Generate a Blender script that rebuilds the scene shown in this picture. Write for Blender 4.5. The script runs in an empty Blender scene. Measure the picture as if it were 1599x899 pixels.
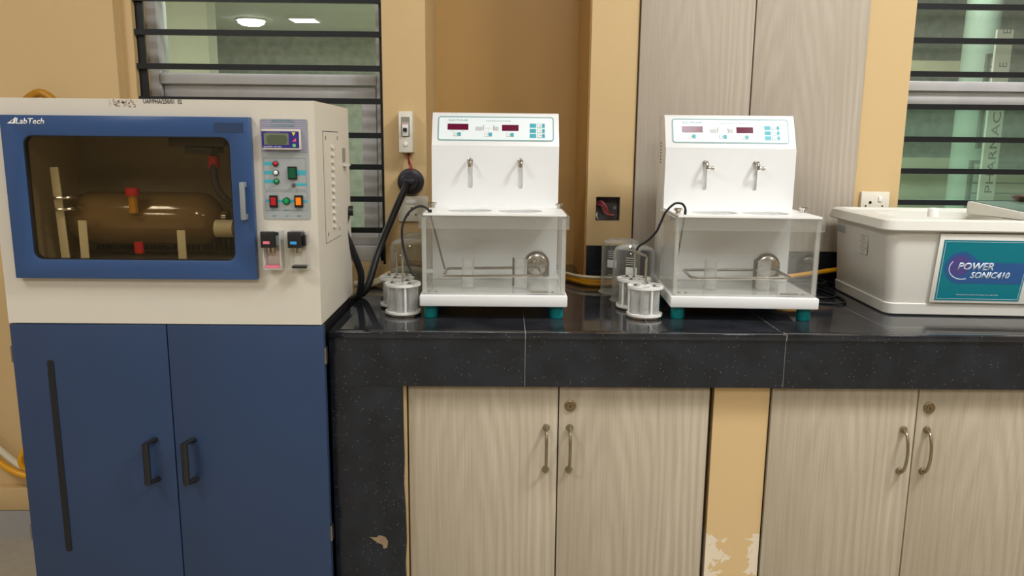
import bpy, bmesh, math, random
from mathutils import Vector, Matrix
random.seed(4)
S = bpy.context.scene
R = math.radians

# ---------------------------------------------------------------- camera
F, PITCH, YAW, ROLL = 1225.0, math.atan(.184), .013, .010
CAM = Vector((0, -1.6, 1.19))
fw = Vector((math.sin(YAW)*math.cos(PITCH), math.cos(YAW)*math.cos(PITCH), -math.sin(PITCH)))
rt0 = Vector((math.cos(YAW), -math.sin(YAW), 0)); up0 = rt0.cross(fw)
rt = rt0*math.cos(ROLL) + up0*math.sin(ROLL); up = -rt0*math.sin(ROLL) + up0*math.cos(ROLL)
cd = bpy.data.cameras.new('camera'); cam = bpy.data.objects.new('camera', cd)
S.collection.objects.link(cam)
cd.sensor_width = 36; cd.lens = 36*F/1599; cd.clip_start = .02; cd.clip_end = 100
m = Matrix((rt, up, -fw)).transposed().to_4x4(); m.translation = CAM
cam.matrix_world = m
S.camera = cam
def atY(px, py, v):
    d = fw + rt*((px-799.5)/F) + up*((449.5-py)/F)
    return CAM + d*((v-CAM.y)/d.y)
def atZ(px, py, v):
    d = fw + rt*((px-799.5)/F) + up*((449.5-py)/F)
    return CAM + d*((v-CAM.z)/d.z)

# ---------------------------------------------------------------- world, exposure, lamps of the room
S.view_settings.view_transform = 'Standard'; S.view_settings.look = 'None'
S.cycles.transparent_max_bounces = 40; S.cycles.max_bounces = 14
S.view_settings.exposure = -0.17; S.view_settings.gamma = 1
w = bpy.data.worlds.new('world'); S.world = w; w.use_nodes = True
w.node_tree.nodes['Background'].inputs[0].default_value = (.75, .85, 1, 1)
w.node_tree.nodes['Background'].inputs[1].default_value = .3
CEIL = 3.0
def area(name, loc, sx, sy, power, col=(.97, .985, 1), rot=(0, 0, 0)):
    l = bpy.data.lights.new(name, 'AREA'); l.shape = 'RECTANGLE'; l.size = sx; l.size_y = sy
    l.energy = power; l.color = col
    o = bpy.data.objects.new(name, l); o.location = loc; o.rotation_euler = rot
    S.collection.objects.link(o); return o
LAMPS = [(1.52, -.9, .5, .5, 58), (.56, -.82, .6, .3, 8), (-1.7, -1.5, .6, .6, 30), (3.6, -1.2, .6, .6, 24), (.3, -3.4, .6, .6, 50), (-2.4, -4.2, .6, .6, 45), (3.0, -4.2, .6, .6, 45)]  # second panel is added to put a pale reflection on a tester display
for x, y, sx, sy, p in LAMPS:
    area('ceiling_lamp_light', (x, y, CEIL-.075), sx, sy, p)
area('corridor_fill', (-3.0, 2.6, 2.68), 1.0, 1.0, 110, (.95, 1, .95))  # unseen fill lamps added to brighten the corridor beyond the windows
area('corridor_fill', (.1, 8.5, 2.68), 1.0, 1.0, 260, (.95, 1, .95))
area('corridor_fill', (4.4, 6.3, 3.9), 1.6, 1.0, 150, (.96, 1, .96))
area('corridor_fill', (1.5, 3.5, 3.4), 1.6, 1.0, 120, (.95, 1, .95))

# ---------------------------------------------------------------- materials
def mat(name, col, rough=.5, metal=0, var=0, vscale=8, bump=0, bscale=60, spec=.5, trans=0, ior=1.45, emit=None, es=0, coat=0, stretch=(1, 1, 1), col2=None):
    m = bpy.data.materials.new(name); m.use_nodes = True
    nt = m.node_tree; b = nt.nodes['Principled BSDF']
    b.inputs['Base Color'].default_value = (*col, 1); b.inputs['Roughness'].default_value = rough
    b.inputs['Metallic'].default_value = metal; b.inputs['Specular IOR Level'].default_value = spec
    b.inputs['Transmission Weight'].default_value = trans; b.inputs['IOR'].default_value = ior
    b.inputs['Coat Weight'].default_value = coat; b.inputs['Coat Roughness'].default_value = .08
    if emit: b.inputs['Emission Color'].default_value = (*emit, 1); b.inputs['Emission Strength'].default_value = es
    N = nt.nodes.new; L = nt.links.new
    tc = N('ShaderNodeTexCoord'); mp = N('ShaderNodeMapping'); L(tc.outputs['Object'], mp.inputs[0]); mp.inputs['Scale'].default_value = stretch
    if var or col2:
        n = N('ShaderNodeTexNoise'); n.inputs['Scale'].default_value = vscale; n.inputs['Detail'].default_value = 5
        L(mp.outputs[0], n.inputs['Vector'])
        r = N('ShaderNodeValToRGB'); r.color_ramp.elements[0].position = .3; r.color_ramp.elements[1].position = .7
        c2 = col2 or [c*(1-var) for c in col]
        r.color_ramp.elements[0].color = (*c2, 1); r.color_ramp.elements[1].color = (*col, 1)
        L(n.outputs['Fac'], r.inputs[0]); L(r.outputs[0], b.inputs['Base Color'])
    if bump:
        n2 = N('ShaderNodeTexNoise'); n2.inputs['Scale'].default_value = bscale; n2.inputs['Detail'].default_value = 4
        L(mp.outputs[0], n2.inputs['Vector'])
        bp = N('ShaderNodeBump'); bp.inputs['Strength'].default_value = bump; bp.inputs['Distance'].default_value = .002
        L(n2.outputs['Fac'], bp.inputs['Height']); L(bp.outputs[0], b.inputs['Normal'])
    return m

def srgb(r, g, b):
    f = lambda c: (c/255/12.92) if c <= 10 else (((c/255)+.055)/1.055)**2.4
    return (f(r), f(g), f(b))

def clear(name, tint=(.97, .98, .97), edge=(.75, .77, .75), haze=.06, rough=.02, ior=1.45, edge_amt=.55):
    """thin clear sheet: mostly see-through, glossy by angle, whitish where the wall is seen edge-on"""
    m = bpy.data.materials.new(name); m.use_nodes = True; nt = m.node_tree; nt.nodes.clear()
    N = nt.nodes.new; L = nt.links.new
    out = N('ShaderNodeOutputMaterial'); tr = N('ShaderNodeBsdfTransparent'); tr.inputs[0].default_value = (*tint, 1)
    gl = N('ShaderNodeBsdfGlossy'); gl.inputs['Roughness'].default_value = rough
    di = N('ShaderNodeBsdfDiffuse'); di.inputs[0].default_value = (*edge, 1)
    f5 = N('ShaderNodeLayerWeight'); f5.inputs[0].default_value = .5
    p5 = N('ShaderNodeMath'); p5.operation = 'POWER'; p5.inputs[1].default_value = 5; L(f5.outputs['Facing'], p5.inputs[0])
    fr = N('ShaderNodeMath'); fr.operation = 'MULTIPLY_ADD'; fr.inputs[1].default_value = .7; fr.inputs[2].default_value = .035; L(p5.outputs[0], fr.inputs[0])
    lw = N('ShaderNodeLayerWeight'); lw.inputs[0].default_value = .35
    pw = N('ShaderNodeMath'); pw.operation = 'POWER'; pw.inputs[1].default_value = 2.5; L(lw.outputs['Facing'], pw.inputs[0])
    ma = N('ShaderNodeMath'); ma.operation = 'MULTIPLY_ADD'; ma.inputs[1].default_value = edge_amt; ma.inputs[2].default_value = haze; L(pw.outputs[0], ma.inputs[0])
    m1 = N('ShaderNodeMixShader'); L(ma.outputs[0], m1.inputs[0]); L(tr.outputs[0], m1.inputs[1]); L(di.outputs[0], m1.inputs[2])
    m2 = N('ShaderNodeMixShader'); L(fr.outputs[0], m2.inputs[0]); L(m1.outputs[0], m2.inputs[1]); L(gl.outputs[0], m2.inputs[2])
    L(m2.outputs[0], out.inputs[0]); return m

def granite(name, rough, speck=.62, base=(.012, .013, .016)):
    m = mat(name, base, rough, spec=.5); nt = m.node_tree; b = nt.nodes['Principled BSDF']
    N = nt.nodes.new; L = nt.links.new
    tc = N('ShaderNodeTexCoord'); v = N('ShaderNodeTexVoronoi'); v.inputs['Scale'].default_value = 320
    L(tc.outputs['Object'], v.inputs['Vector'])
    n = N('ShaderNodeTexNoise'); n.inputs['Scale'].default_value = 14; n.inputs['Detail'].default_value = 6; L(tc.outputs['Object'], n.inputs['Vector'])
    sp = N('ShaderNodeMath'); sp.operation = 'LESS_THAN'; sp.inputs[1].default_value = .25; L(v.outputs['Distance'], sp.inputs[0])
    sep = N('ShaderNodeSeparateColor'); L(v.outputs['Color'], sep.inputs[0])
    gt = N('ShaderNodeMath'); gt.operation = 'GREATER_THAN'; gt.inputs[1].default_value = .955; L(sep.outputs[0], gt.inputs[0])
    mu = N('ShaderNodeMath'); mu.operation = 'MULTIPLY'; L(sp.outputs[0], mu.inputs[0]); L(gt.outputs[0], mu.inputs[1])
    r = N('ShaderNodeValToRGB'); r.color_ramp.elements[0].color = (*base, 1); r.color_ramp.elements[1].color = (*[c*2.2 for c in base], 1)
    r.color_ramp.elements[0].position = .35; r.color_ramp.elements[1].position = .7; L(n.outputs['Fac'], r.inputs[0])
    mx = N('ShaderNodeMix'); mx.data_type = 'RGBA'; L(mu.outputs[0], mx.inputs['Factor']); L(r.outputs[0], mx.inputs['A'])
    mx.inputs['B'].default_value = (.22, .22, .22, 1); L(mx.outputs['Result'], b.inputs['Base Color'])
    return m

def laminate(name, a, c, off=(0, 0, 0)):
    """pale wood grain: long nested arches from stretched rings, plus fine vertical streaks"""
    m = mat(name, a, .42, spec=.35); nt = m.node_tree; b = nt.nodes['Principled BSDF']; N = nt.nodes.new; L = nt.links.new
    tc = N('ShaderNodeTexCoord'); mp = N('ShaderNodeMapping'); mp.inputs['Location'].default_value = off; mp.inputs['Scale'].default_value = (1, 1, .13)
    L(tc.outputs['Object'], mp.inputs[0])
    wv = N('ShaderNodeTexWave'); wv.wave_type = 'RINGS'; wv.rings_direction = 'Y'; wv.inputs['Scale'].default_value = 17; wv.inputs['Distortion'].default_value = 22
    wv.inputs['Detail'].default_value = 3; wv.inputs['Detail Scale'].default_value = .35; L(mp.outputs[0], wv.inputs['Vector'])
    m2 = N('ShaderNodeMapping'); m2.inputs['Scale'].default_value = (230, 230, 3.5); L(tc.outputs['Object'], m2.inputs[0])
    n = N('ShaderNodeTexNoise'); n.inputs['Scale'].default_value = 1.6; n.inputs['Detail'].default_value = 4; L(m2.outputs[0], n.inputs['Vector'])
    n3 = N('ShaderNodeTexNoise'); n3.inputs['Scale'].default_value = 2.5; L(mp.outputs[0], n3.inputs['Vector'])
    a1 = N('ShaderNodeMath'); a1.operation = 'MULTIPLY'; L(wv.outputs['Fac'], a1.inputs[0])
    n4 = N('ShaderNodeTexNoise'); n4.inputs['Scale'].default_value = 9; n4.inputs['Detail'].default_value = 3; L(mp.outputs[0], n4.inputs['Vector'])
    k4 = N('ShaderNodeMapRange'); k4.inputs[1].default_value = .40; k4.inputs[2].default_value = .62; k4.inputs[3].default_value = .02; k4.inputs[4].default_value = .22; L(n4.outputs['Fac'], k4.inputs[0]); L(k4.outputs[0], a1.inputs[1])
    a2 = N('ShaderNodeMath'); a2.operation = 'MULTIPLY_ADD'; a2.inputs[1].default_value = .4; L(n.outputs['Fac'], a2.inputs[0]); L(a1.outputs[0], a2.inputs[2])
    a3 = N('ShaderNodeMath'); a3.operation = 'MULTIPLY_ADD'; a3.inputs[1].default_value = .35; L(n3.outputs['Fac'], a3.inputs[0]); L(a2.outputs[0], a3.inputs[2])
    r = N('ShaderNodeValToRGB'); r.color_ramp.elements[0].position = .25; r.color_ramp.elements[1].position = .85
    r.color_ramp.elements[0].color = (*c, 1); r.color_ramp.elements[1].color = (*a, 1); L(a3.outputs[0], r.inputs[0]); L(r.outputs[0], b.inputs['Base Color'])
    return m

def peeling(name, paint, under, z0):
    """yellow paint that has flaked off in patches near the foot of the pier"""
    m = mat(name, paint, .6); nt = m.node_tree; b = nt.nodes['Principled BSDF']; N = nt.nodes.new; L = nt.links.new
    tc = N('ShaderNodeTexCoord'); n = N('ShaderNodeTexNoise'); n.inputs['Scale'].default_value = 34; n.inputs['Detail'].default_value = 10; n.inputs['Roughness'].default_value = .62; L(tc.outputs['Object'], n.inputs['Vector'])
    se = N('ShaderNodeSeparateXYZ'); L(tc.outputs['Object'], se.inputs[0])
    mr = N('ShaderNodeMapRange'); mr.inputs[1].default_value = z0+.02; mr.inputs[2].default_value = z0-.03; mr.inputs[3].default_value = -.6; mr.inputs[4].default_value = 0; L(se.outputs[2], mr.inputs[0])
    # flakes mostly at the two edges of the strip
    ab = N('ShaderNodeMath'); ab.operation = 'SUBTRACT'; ab.inputs[1].default_value = .527; L(se.outputs[0], ab.inputs[0])
    aa = N('ShaderNodeMath'); aa.operation = 'ABSOLUTE'; L(ab.outputs[0], aa.inputs[0])
    ed = N('ShaderNodeMath'); ed.operation = 'MULTIPLY_ADD'; ed.inputs[1].default_value = 5; ed.inputs[2].default_value = -.17; L(aa.outputs[0], ed.inputs[0])
    s1 = N('ShaderNodeMath'); s1.operation = 'ADD'; L(n.outputs['Fac'], s1.inputs[0]); L(mr.outputs[0], s1.inputs[1])
    s2 = N('ShaderNodeMath'); s2.operation = 'ADD'; L(s1.outputs[0], s2.inputs[0]); L(ed.outputs[0], s2.inputs[1])
    g = N('ShaderNodeMath'); g.operation = 'GREATER_THAN'; g.inputs[1].default_value = .5; L(s2.outputs[0], g.inputs[0])
    mx = N('ShaderNodeMix'); mx.data_type = 'RGBA'; L(g.outputs[0], mx.inputs['Factor']); mx.inputs['A'].default_value = (*paint, 1); mx.inputs['B'].default_value = (*under, 1)
    L(mx.outputs['Result'], b.inputs['Base Color'])
    bp = N('ShaderNodeBump'); bp.inputs['Strength'].default_value = .6; bp.inputs['Distance'].default_value = .002; bp.invert = True
    L(g.outputs[0], bp.inputs['Height']); L(bp.outputs[0], b.inputs['Normal'])
    return m

M = {}
PAINT = srgb(207, 178, 129)
M['wall'] = mat('wall_paint', PAINT, .55, var=.05, vscale=2, bump=.12, bscale=90)
M['alcove'] = mat('shaded_wall_paint', srgb(188, 150, 90), .4, var=.06, vscale=2, bump=.1, bscale=70)  # wall paint darkened: the alcove's shade is put into its colour
M['pier'] = peeling('pier_paint', PAINT, srgb(222, 208, 184), .352)
M['white_wall'] = mat('pale_room_wall', srgb(200, 190, 165), .7)
M['dark_wall'] = mat('dark_room_wall', srgb(170, 155, 125), .7, var=.3, vscale=1.5)
M['floor'] = mat('floor_terrazzo', srgb(170, 163, 148), .35, var=.12, vscale=40)
M['skirt'] = mat('skirting_grey', srgb(160, 158, 155), .5, var=.08, vscale=12)
M['ledge'] = mat('ledge_paint', srgb(205, 175, 125), .6, var=.12, vscale=12)
M['granite'] = granite('black_granite_polished', .07)
M['granite_front'] = granite('black_granite_satin', .16, base=(.007, .0085, .012))
M['grout'] = mat('grout', srgb(150, 148, 142), .8)
M['core'] = mat('cement_core', srgb(60, 58, 55), .8)
M['lam1'] = laminate('pale_laminate_a', srgb(204, 195, 176), srgb(164, 151, 130), (0.19, 0, -0.012))
M['lam2'] = laminate('pale_laminate_b', srgb(203, 194, 175), srgb(164, 151, 130), (-0.1, 0, -0.005))
M['lam3'] = laminate('pale_laminate_c', srgb(200, 191, 172), srgb(162, 149, 127), (0.19, 0, -0.02))
M['lam4'] = laminate('pale_laminate_d', srgb(200, 191, 172), srgb(162, 149, 127), (-0.16, 0, 0.0))
M['lam5'] = laminate('grey_laminate_e', srgb(204, 195, 181), srgb(172, 160, 144), (0.18, 0, -0.03))
M['lam6'] = laminate('grey_laminate_f', srgb(204, 195, 181), srgb(172, 160, 144), (-0.1, 0, 0.01))
M['lam_edge'] = mat('laminate_edge', srgb(120, 98, 74), .6)
M['dark'] = mat('dark_gap', (.008, .008, .008), .8)
M['iron'] = mat('black_iron_paint', (.008, .011, .014), .35, var=.3, vscale=30)
M['alu'] = mat('aluminium_frame', srgb(200, 199, 198), .38, .0, var=.12, vscale=20, stretch=(1, 1, .2))
M['glassA'] = clear('window_glass_dusty', (.93, .97, .93), (.50, .56, .50), .10, .03, edge_amt=.1)
M['glassB'] = clear('window_glass_green', (.80, .93, .86), (.40, .56, .46), .14, .03, edge_amt=.1)
M['cream'] = mat('corridor_cream', srgb(200, 198, 172), .6)
M['corr_wall'] = mat('corridor_grey', srgb(168, 170, 156), .7, vscale=8, col2=srgb(130, 136, 124))
M['corr_ceil'] = mat('corridor_ceiling', srgb(205, 205, 195), .7)
M['corr_floor'] = mat('corridor_floor', srgb(150, 150, 128), .5)
M['corr_beige'] = mat('corridor_beige', srgb(190, 185, 150), .6, var=.1, vscale=6)
M['column'] = mat('column_paint', srgb(176, 196, 180), .6)
M['banner'] = mat('banner_white', srgb(225, 225, 210), .6)
M['ink'] = mat('dark_ink', (.03, .03, .03), .6)
M['rail'] = mat('grey_rail', srgb(110, 115, 105), .5, .3)
M['lamp'] = mat('lamp_glow', (1, 1, 1), .5, emit=(1, .98, .95), es=5)
M['lampfar'] = mat('far_lamp_glow', (1, 1, 1), .5, emit=(1, 1, .97), es=9)
M['ivory'] = mat('ivory_enamel', srgb(208, 202, 188), .38, var=.03, vscale=5, bump=.03, bscale=150)
M['blue'] = mat('blue_enamel', srgb(42, 62, 94), .36, var=.1, vscale=4, bump=.05, bscale=300)
M['bluedoor'] = mat('bright_blue_enamel', srgb(48, 77, 122), .3, var=.06, vscale=4)
M['tint'] = clear('smoked_glass', (.90, .86, .77), (.1, .09, .07), .02, .01, edge_amt=.05)
M['liner'] = mat('chamber_liner', srgb(150, 138, 112), .5, .1, var=.2, vscale=6)
M['amber'] = mat('brown_boiler_glass', srgb(122, 98, 62), .12, coat=.5, var=.35, vscale=7, stretch=(.3, 1, 3))
M['red'] = mat('red_plastic', srgb(185, 22, 34), .35)
M['clampw'] = mat('cream_strip', srgb(200, 190, 160), .5)
M['blackp'] = mat('black_plastic', (.012, .012, .013), .35)
M['rubber'] = mat('black_rubber', (.012, .012, .014), .5, bump=.1, bscale=200)
M['bakelite'] = mat('dark_bakelite', srgb(48, 48, 56), .35)
M['greyp'] = mat('grey_panel', srgb(158, 163, 163), .4)
M['panel_edge'] = mat('grey_panel_edge', srgb(135, 140, 142), .4)
M['lilac'] = mat('lilac_line', srgb(146, 138, 172), .4)
M['teal'] = mat('teal_print', srgb(60, 165, 180), .4)
M['teal_dim'] = mat('teal_dim_print', srgb(92, 150, 150), .4)
M['purple'] = mat('purple_plate', srgb(52, 44, 128), .35)
M['lcd'] = mat('lcd_green', srgb(112, 120, 98), .2)
M['lcd2'] = mat('lcd_dark_green', srgb(84, 94, 76), .2)
M['yellow'] = mat('yellow_key', srgb(222, 210, 50), .4)
M['pinkkey'] = mat('pink_key', srgb(228, 100, 110), .4)
M['greenkey'] = mat('green_key', srgb(110, 190, 110), .4)
M['green'] = mat('green_lens', srgb(20, 140, 75), .25, emit=srgb(10, 150, 70), es=.12)
M['dkgreen'] = mat('dark_green_rocker', srgb(14, 84, 58), .25)
M['orange'] = mat('orange_rocker', srgb(240, 130, 15), .3, emit=srgb(240, 120, 10), es=.15)
M['white'] = mat('white_plastic', srgb(236, 236, 232), .35)
M['enamel'] = mat('white_enamel', srgb(226, 227, 226), .32, bump=.03, bscale=200)
M['steel'] = mat('stainless_steel', srgb(190, 186, 178), .22, 1)
M['dull_steel'] = mat('dull_steel', srgb(140, 135, 128), .38, 1)
M['chrome'] = mat('chrome', srgb(215, 213, 208), .1, 1)
M['bronze'] = mat('brushed_pewter', srgb(150, 138, 116), .3, .9)
M['brass'] = mat('old_brass_lock', srgb(140, 122, 92), .35, .9)
M['pink'] = mat('pink_label', srgb(232, 120, 140), .4)
M['sky'] = mat('blue_label', srgb(60, 160, 225), .4)
M['face'] = mat('panel_face', srgb(226, 234, 236), .3)
M['facelin'] = mat('panel_outline', srgb(112, 160, 160), .35)
M['led'] = mat('dark_red_display', srgb(98, 14, 52), .15)
M['ledl'] = mat('display_with_reflection', srgb(140, 84, 132), .15)  # unused: display red paled by a painted-in reflection
M['keygrey'] = mat('grey_key', srgb(190, 192, 192), .5)
M['footteal'] = mat('teal_rubber', srgb(0, 128, 132), .4, var=.15, vscale=60)
M['acrylic'] = clear('clear_acrylic', (.994, .994, .989), (.85, .85, .81), .014, .02, edge_amt=.4)
M['acedge'] = clear('acrylic_edge', (.90, .91, .89), (.80, .80, .76), .38, .05, edge_amt=.3)
M['glass'] = clear('lab_glass', (.975, .98, .97), (.62, .64, .62), .02, .015, edge_amt=.95)
M['glassw'] = clear('clouded_glass', (.98, .98, .975), (.80, .81, .79), .2, .02, edge_amt=.9)
M['frost'] = clear('grey_translucent', (.95, .95, .95), (.62, .63, .62), .5, .05, edge_amt=.2)
M['rimclear'] = clear('acrylic_rim', (.97, .975, .97), (.85, .85, .82), .06, .03, edge_amt=.4)
M['faint'] = mat('faint_ink', srgb(105, 112, 100), .6)
M['printwhite'] = mat('white_print', srgb(205, 208, 205), .5)
M['bath'] = mat('bath_plastic', srgb(214, 212, 203), .4, bump=.05, bscale=250)
M['bathlabel'] = mat('bath_label_teal', srgb(0, 112, 126), .3)
M['bathblob'] = mat('bath_label_blue', srgb(40, 82, 136), .3)
M['bathpurp'] = mat('bath_label_purple', srgb(74, 66, 128), .3)
M['bathtext'] = mat('bath_label_text', srgb(198, 210, 222), .35)
M['console'] = mat('console_top', srgb(84, 104, 88), .5)
M['brown'] = mat('brown_plastic', srgb(82, 58, 46), .4)
M['yhose'] = mat('yellow_hose', srgb(226, 160, 14), .35)
M['ydark'] = mat('ochre_hose', srgb(170, 118, 20), .4)
M['whose'] = mat('cream_hose', srgb(214, 206, 178), .4)
M['wirered'] = mat('red_wire', srgb(150, 40, 36), .4)
M['wirepink'] = mat('pink_wire', srgb(206, 120, 130), .4)
M['boxdark'] = mat('box_inside', srgb(110, 102, 96), .7, var=.4, vscale=40)
M['socket'] = mat('switch_plate', srgb(222, 216, 200), .35)
M['grime'] = mat('glue_residue', srgb(186, 172, 150), .7, col2=srgb(140, 118, 92), vscale=130)
M['chip'] = mat('chipped_stone', srgb(150, 125, 100), .8, var=.2, vscale=60)
M['louver'] = mat('louver_grey', srgb(140, 136, 126), .5)

# ---------------------------------------------------------------- helpers
INV = {}
def tag(o, label=None, cat=None, group=None, kind=None):
    if label: o['label'] = label
    if cat: o['category'] = cat
    if group: o['group'] = group
    if kind: o['kind'] = kind
    return o
def thing(name, loc, label, cat, group=None, rz=0, local=False):
    o = bpy.data.objects.new(name, None); S.collection.objects.link(o); o.empty_display_size = .05
    mm = Matrix.Translation(Vector(loc)) @ Matrix.Rotation(rz, 4, 'Z')
    o.location = loc; o.rotation_euler = (0, 0, rz)
    INV[o.name] = Matrix.Identity(4) if local else mm.inverted()
    return tag(o, label, cat, group)
def inv_of(p):
    while p is not None and p.name not in INV: p = p.parent
    return INV[p.name] if p is not None else Matrix.Identity(4)
def obj(name, bm, m, parent=None, smooth=True, bev=0):
    bmesh.ops.recalc_face_normals(bm, faces=bm.faces[:])
    if bev:
        es = [e for e in bm.edges if len(e.link_faces) == 2 and e.calc_face_angle(0) > .6]
        bmesh.ops.bevel(bm, geom=es, offset=bev, segments=2, affect='EDGES', profile=.5)
    if parent is not None: bm.transform(inv_of(parent))
    me = bpy.data.meshes.new(name); bm.to_mesh(me); bm.free()
    me.materials.append(M[m])
    if smooth:
        me.shade_smooth()
        at = me.attributes.get('sharp_edge') or me.attributes.new('sharp_edge', 'BOOLEAN', 'EDGE')
        b2 = bmesh.new(); b2.from_mesh(me)
        vals = [(len(e.link_faces) != 2 or e.calc_face_angle(0) > .6) for e in b2.edges]
        b2.free(); at.data.foreach_set('value', vals)
    o = bpy.data.objects.new(name, me); S.collection.objects.link(o)
    if parent is not None: o.parent = parent
    return o
def box(bm, x0, x1, y0, y1, z0, z1, mtx=None):
    vs = [bm.verts.new((x, y, z)) for x in (x0, x1) for y in (y0, y1) for z in (z0, z1)]
    for f in ((0, 1, 3, 2), (4, 6, 7, 5), (0, 4, 5, 1), (2, 3, 7, 6), (0, 2, 6, 4), (1, 5, 7, 3)):
        bm.faces.new([vs[i] for i in f])
    if mtx: bmesh.ops.transform(bm, matrix=mtx, verts=vs)
    return vs
def boxo(name, x0, x1, y0, y1, z0, z1, m, parent=None, bev=0):
    bm = bmesh.new(); box(bm, x0, x1, y0, y1, z0, z1); return obj(name, bm, m, parent, bev=bev)
def cyl(bm, p0, p1, r0, r1=None, n=20, cap=True):
    r1 = r0 if r1 is None else r1
    p0 = Vector(p0); p1 = Vector(p1); d = (p1-p0).normalized(); q = d.to_track_quat('Z', 'Y')
    a = []; b = []
    for i in range(n):
        t = 2*math.pi*i/n; v = Vector((math.cos(t), math.sin(t), 0))
        a.append(bm.verts.new(p0+q@(v*r0))); b.append(bm.verts.new(p1+q@(v*r1)))
    for i in range(n): bm.faces.new((a[i], a[(i+1) % n], b[(i+1) % n], b[i]))
    if cap: bm.faces.new(a[::-1]); bm.faces.new(b)
def lathe(bm, prof, c, n=32, axis='Z', closed=False):
    c = Vector(c); rings = []
    for r, h in prof:
        ring = []
        for i in range(n):
            t = 2*math.pi*i/n; x, y = r*math.cos(t), r*math.sin(t)
            v = (x, y, h) if axis == 'Z' else ((x, -h, y) if axis == 'Y' else (h, x, y))
            ring.append(bm.verts.new(c+Vector(v)))
        rings.append(ring)
    for a, b in zip(rings, rings[1:]+([rings[0]] if closed else [])):
        for i in range(n): bm.faces.new((a[i], a[(i+1) % n], b[(i+1) % n], b[i]))
    if not closed:
        if prof[0][0] > 1e-5: bm.faces.new(rings[0][::-1])
        if prof[-1][0] > 1e-5: bm.faces.new(rings[-1])
    bmesh.ops.remove_doubles(bm, verts=bm.verts[:], dist=1e-6)
def smooth_path(pts, k=8):
    pts = [Vector(p) for p in pts]
    if len(pts) < 3: return pts
    P = [pts[0]*2-pts[1]] + pts + [pts[-1]*2-pts[-2]]; out = []
    for i in range(1, len(P)-2):
        for j in range(k):
            t = j/k; a, b, c, d = P[i-1:i+3]
            out.append(.5*((2*b)+(-a+c)*t+(2*a-5*b+4*c-d)*t*t+(-a+3*b-3*c+d)*t**3))
    out.append(pts[-1]); return out
def tube(bm, pts, r, n=10, k=8, closed=False, smooth=True):
    P = smooth_path(pts, k) if smooth else [Vector(p) for p in pts]
    rings = []; nrm = None
    for i, p in enumerate(P):
        if closed: d = (P[(i+1) % len(P)]-P[i-1]).normalized()
        else: d = (P[min(i+1, len(P)-1)]-P[max(i-1, 0)]).normalized()
        if nrm is None: nrm = d.orthogonal().normalized()
        else: nrm = (nrm-d*nrm.dot(d)).normalized()
        bn = d.cross(nrm)
        rings.append([bm.verts.new(p+(nrm*math.cos(2*math.pi*j/n)+bn*math.sin(2*math.pi*j/n))*r) for j in range(n)])
    for a, b in zip(rings, rings[1:]+([rings[0]] if closed else [])):
        for j in range(n): bm.faces.new((a[j], a[(j+1) % n], b[(j+1) % n], b[j]))
    if not closed: bm.faces.new(rings[0][::-1]); bm.faces.new(rings[-1])
def rr(cx, cy, w_, h_, r, n=6):
    """rounded rectangle outline"""
    r = max(min(r, w_/2-1e-5, h_/2-1e-5), 1e-5); o = []
    for sx, sy, a0 in ((1, 1, 0), (-1, 1, 90), (-1, -1, 180), (1, -1, 270)):
        for i in range(n+1):
            a = R(a0+90*i/n); o.append((cx+sx*(w_/2-r)+r*math.cos(a), cy+sy*(h_/2-r)+r*math.sin(a)))
    return o
def circ(cx, cy, r, n=32): return [(cx+r*math.cos(2*math.pi*i/n), cy+r*math.sin(2*math.pi*i/n)) for i in range(n)]
FRONT = Matrix(((1, 0, 0, 0), (0, 0, -1, 0), (0, 1, 0, 0), (0, 0, 0, 1)))   # sheet x,y -> world x,z, facing -Y
def front(y): return Matrix.Translation((0, y, 0)) @ FRONT
def plate_bm(loops, th, mtx):
    """flat sheet with holes; th extends from the sheet's plane towards its face"""
    cu = bpy.data.curves.new('t', 'CURVE'); cu.dimensions = '2D'; cu.fill_mode = 'BOTH'; cu.extrude = th/2
    for lp in loops:
        sp = cu.splines.new('POLY'); sp.points.add(len(lp)-1); sp.use_cyclic_u = True
        for i, (x, y) in enumerate(lp): sp.points[i].co = (x, y, 0, 1)
    to = bpy.data.objects.new('t', cu); me = bpy.data.meshes.new_from_object(to)
    bm = bmesh.new(); bm.from_mesh(me); bpy.data.objects.remove(to); bpy.data.curves.remove(cu); bpy.data.meshes.remove(me)
    bmesh.ops.remove_doubles(bm, verts=bm.verts[:], dist=1e-6)
    bm.transform(mtx @ Matrix.Translation((0, 0, th/2))); return bm
def plate(name, loops, th, mtx, m, parent=None, bev=0):
    return obj(name, plate_bm(loops, th, mtx), m, parent, bev=bev)
def text_bm(s, h, w_=None, align='CENTER', shear=0, th=.0003, bold=0):
    cu = bpy.data.curves.new('t', 'FONT'); cu.body = s; cu.align_x = align; cu.size = 1; cu.shear = shear; cu.extrude = 0; cu.offset = bold
    cu.resolution_u = 2
    to = bpy.data.objects.new('t', cu); me = bpy.data.meshes.new_from_object(to)
    bm = bmesh.new(); bm.from_mesh(me); bpy.data.objects.remove(to); bpy.data.curves.remove(cu); bpy.data.meshes.remove(me)
    xs = [v.co.x for v in bm.verts]; sy = h/.7; sx = (w_/(max(xs)-min(xs))) if w_ else sy
    bm.transform(Matrix.Diagonal((sx, sy, 1, 1)) @ Matrix.Translation((-(max(xs)+min(xs))/2 if align == 'CENTER' else -min(xs), -.35, 0)))
    g = bmesh.ops.extrude_face_region(bm, geom=bm.faces[:])
    bmesh.ops.translate(bm, verts=[v for v in g['geom'] if isinstance(v, bmesh.types.BMVert)], vec=(0, 0, th))
    return bm
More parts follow.
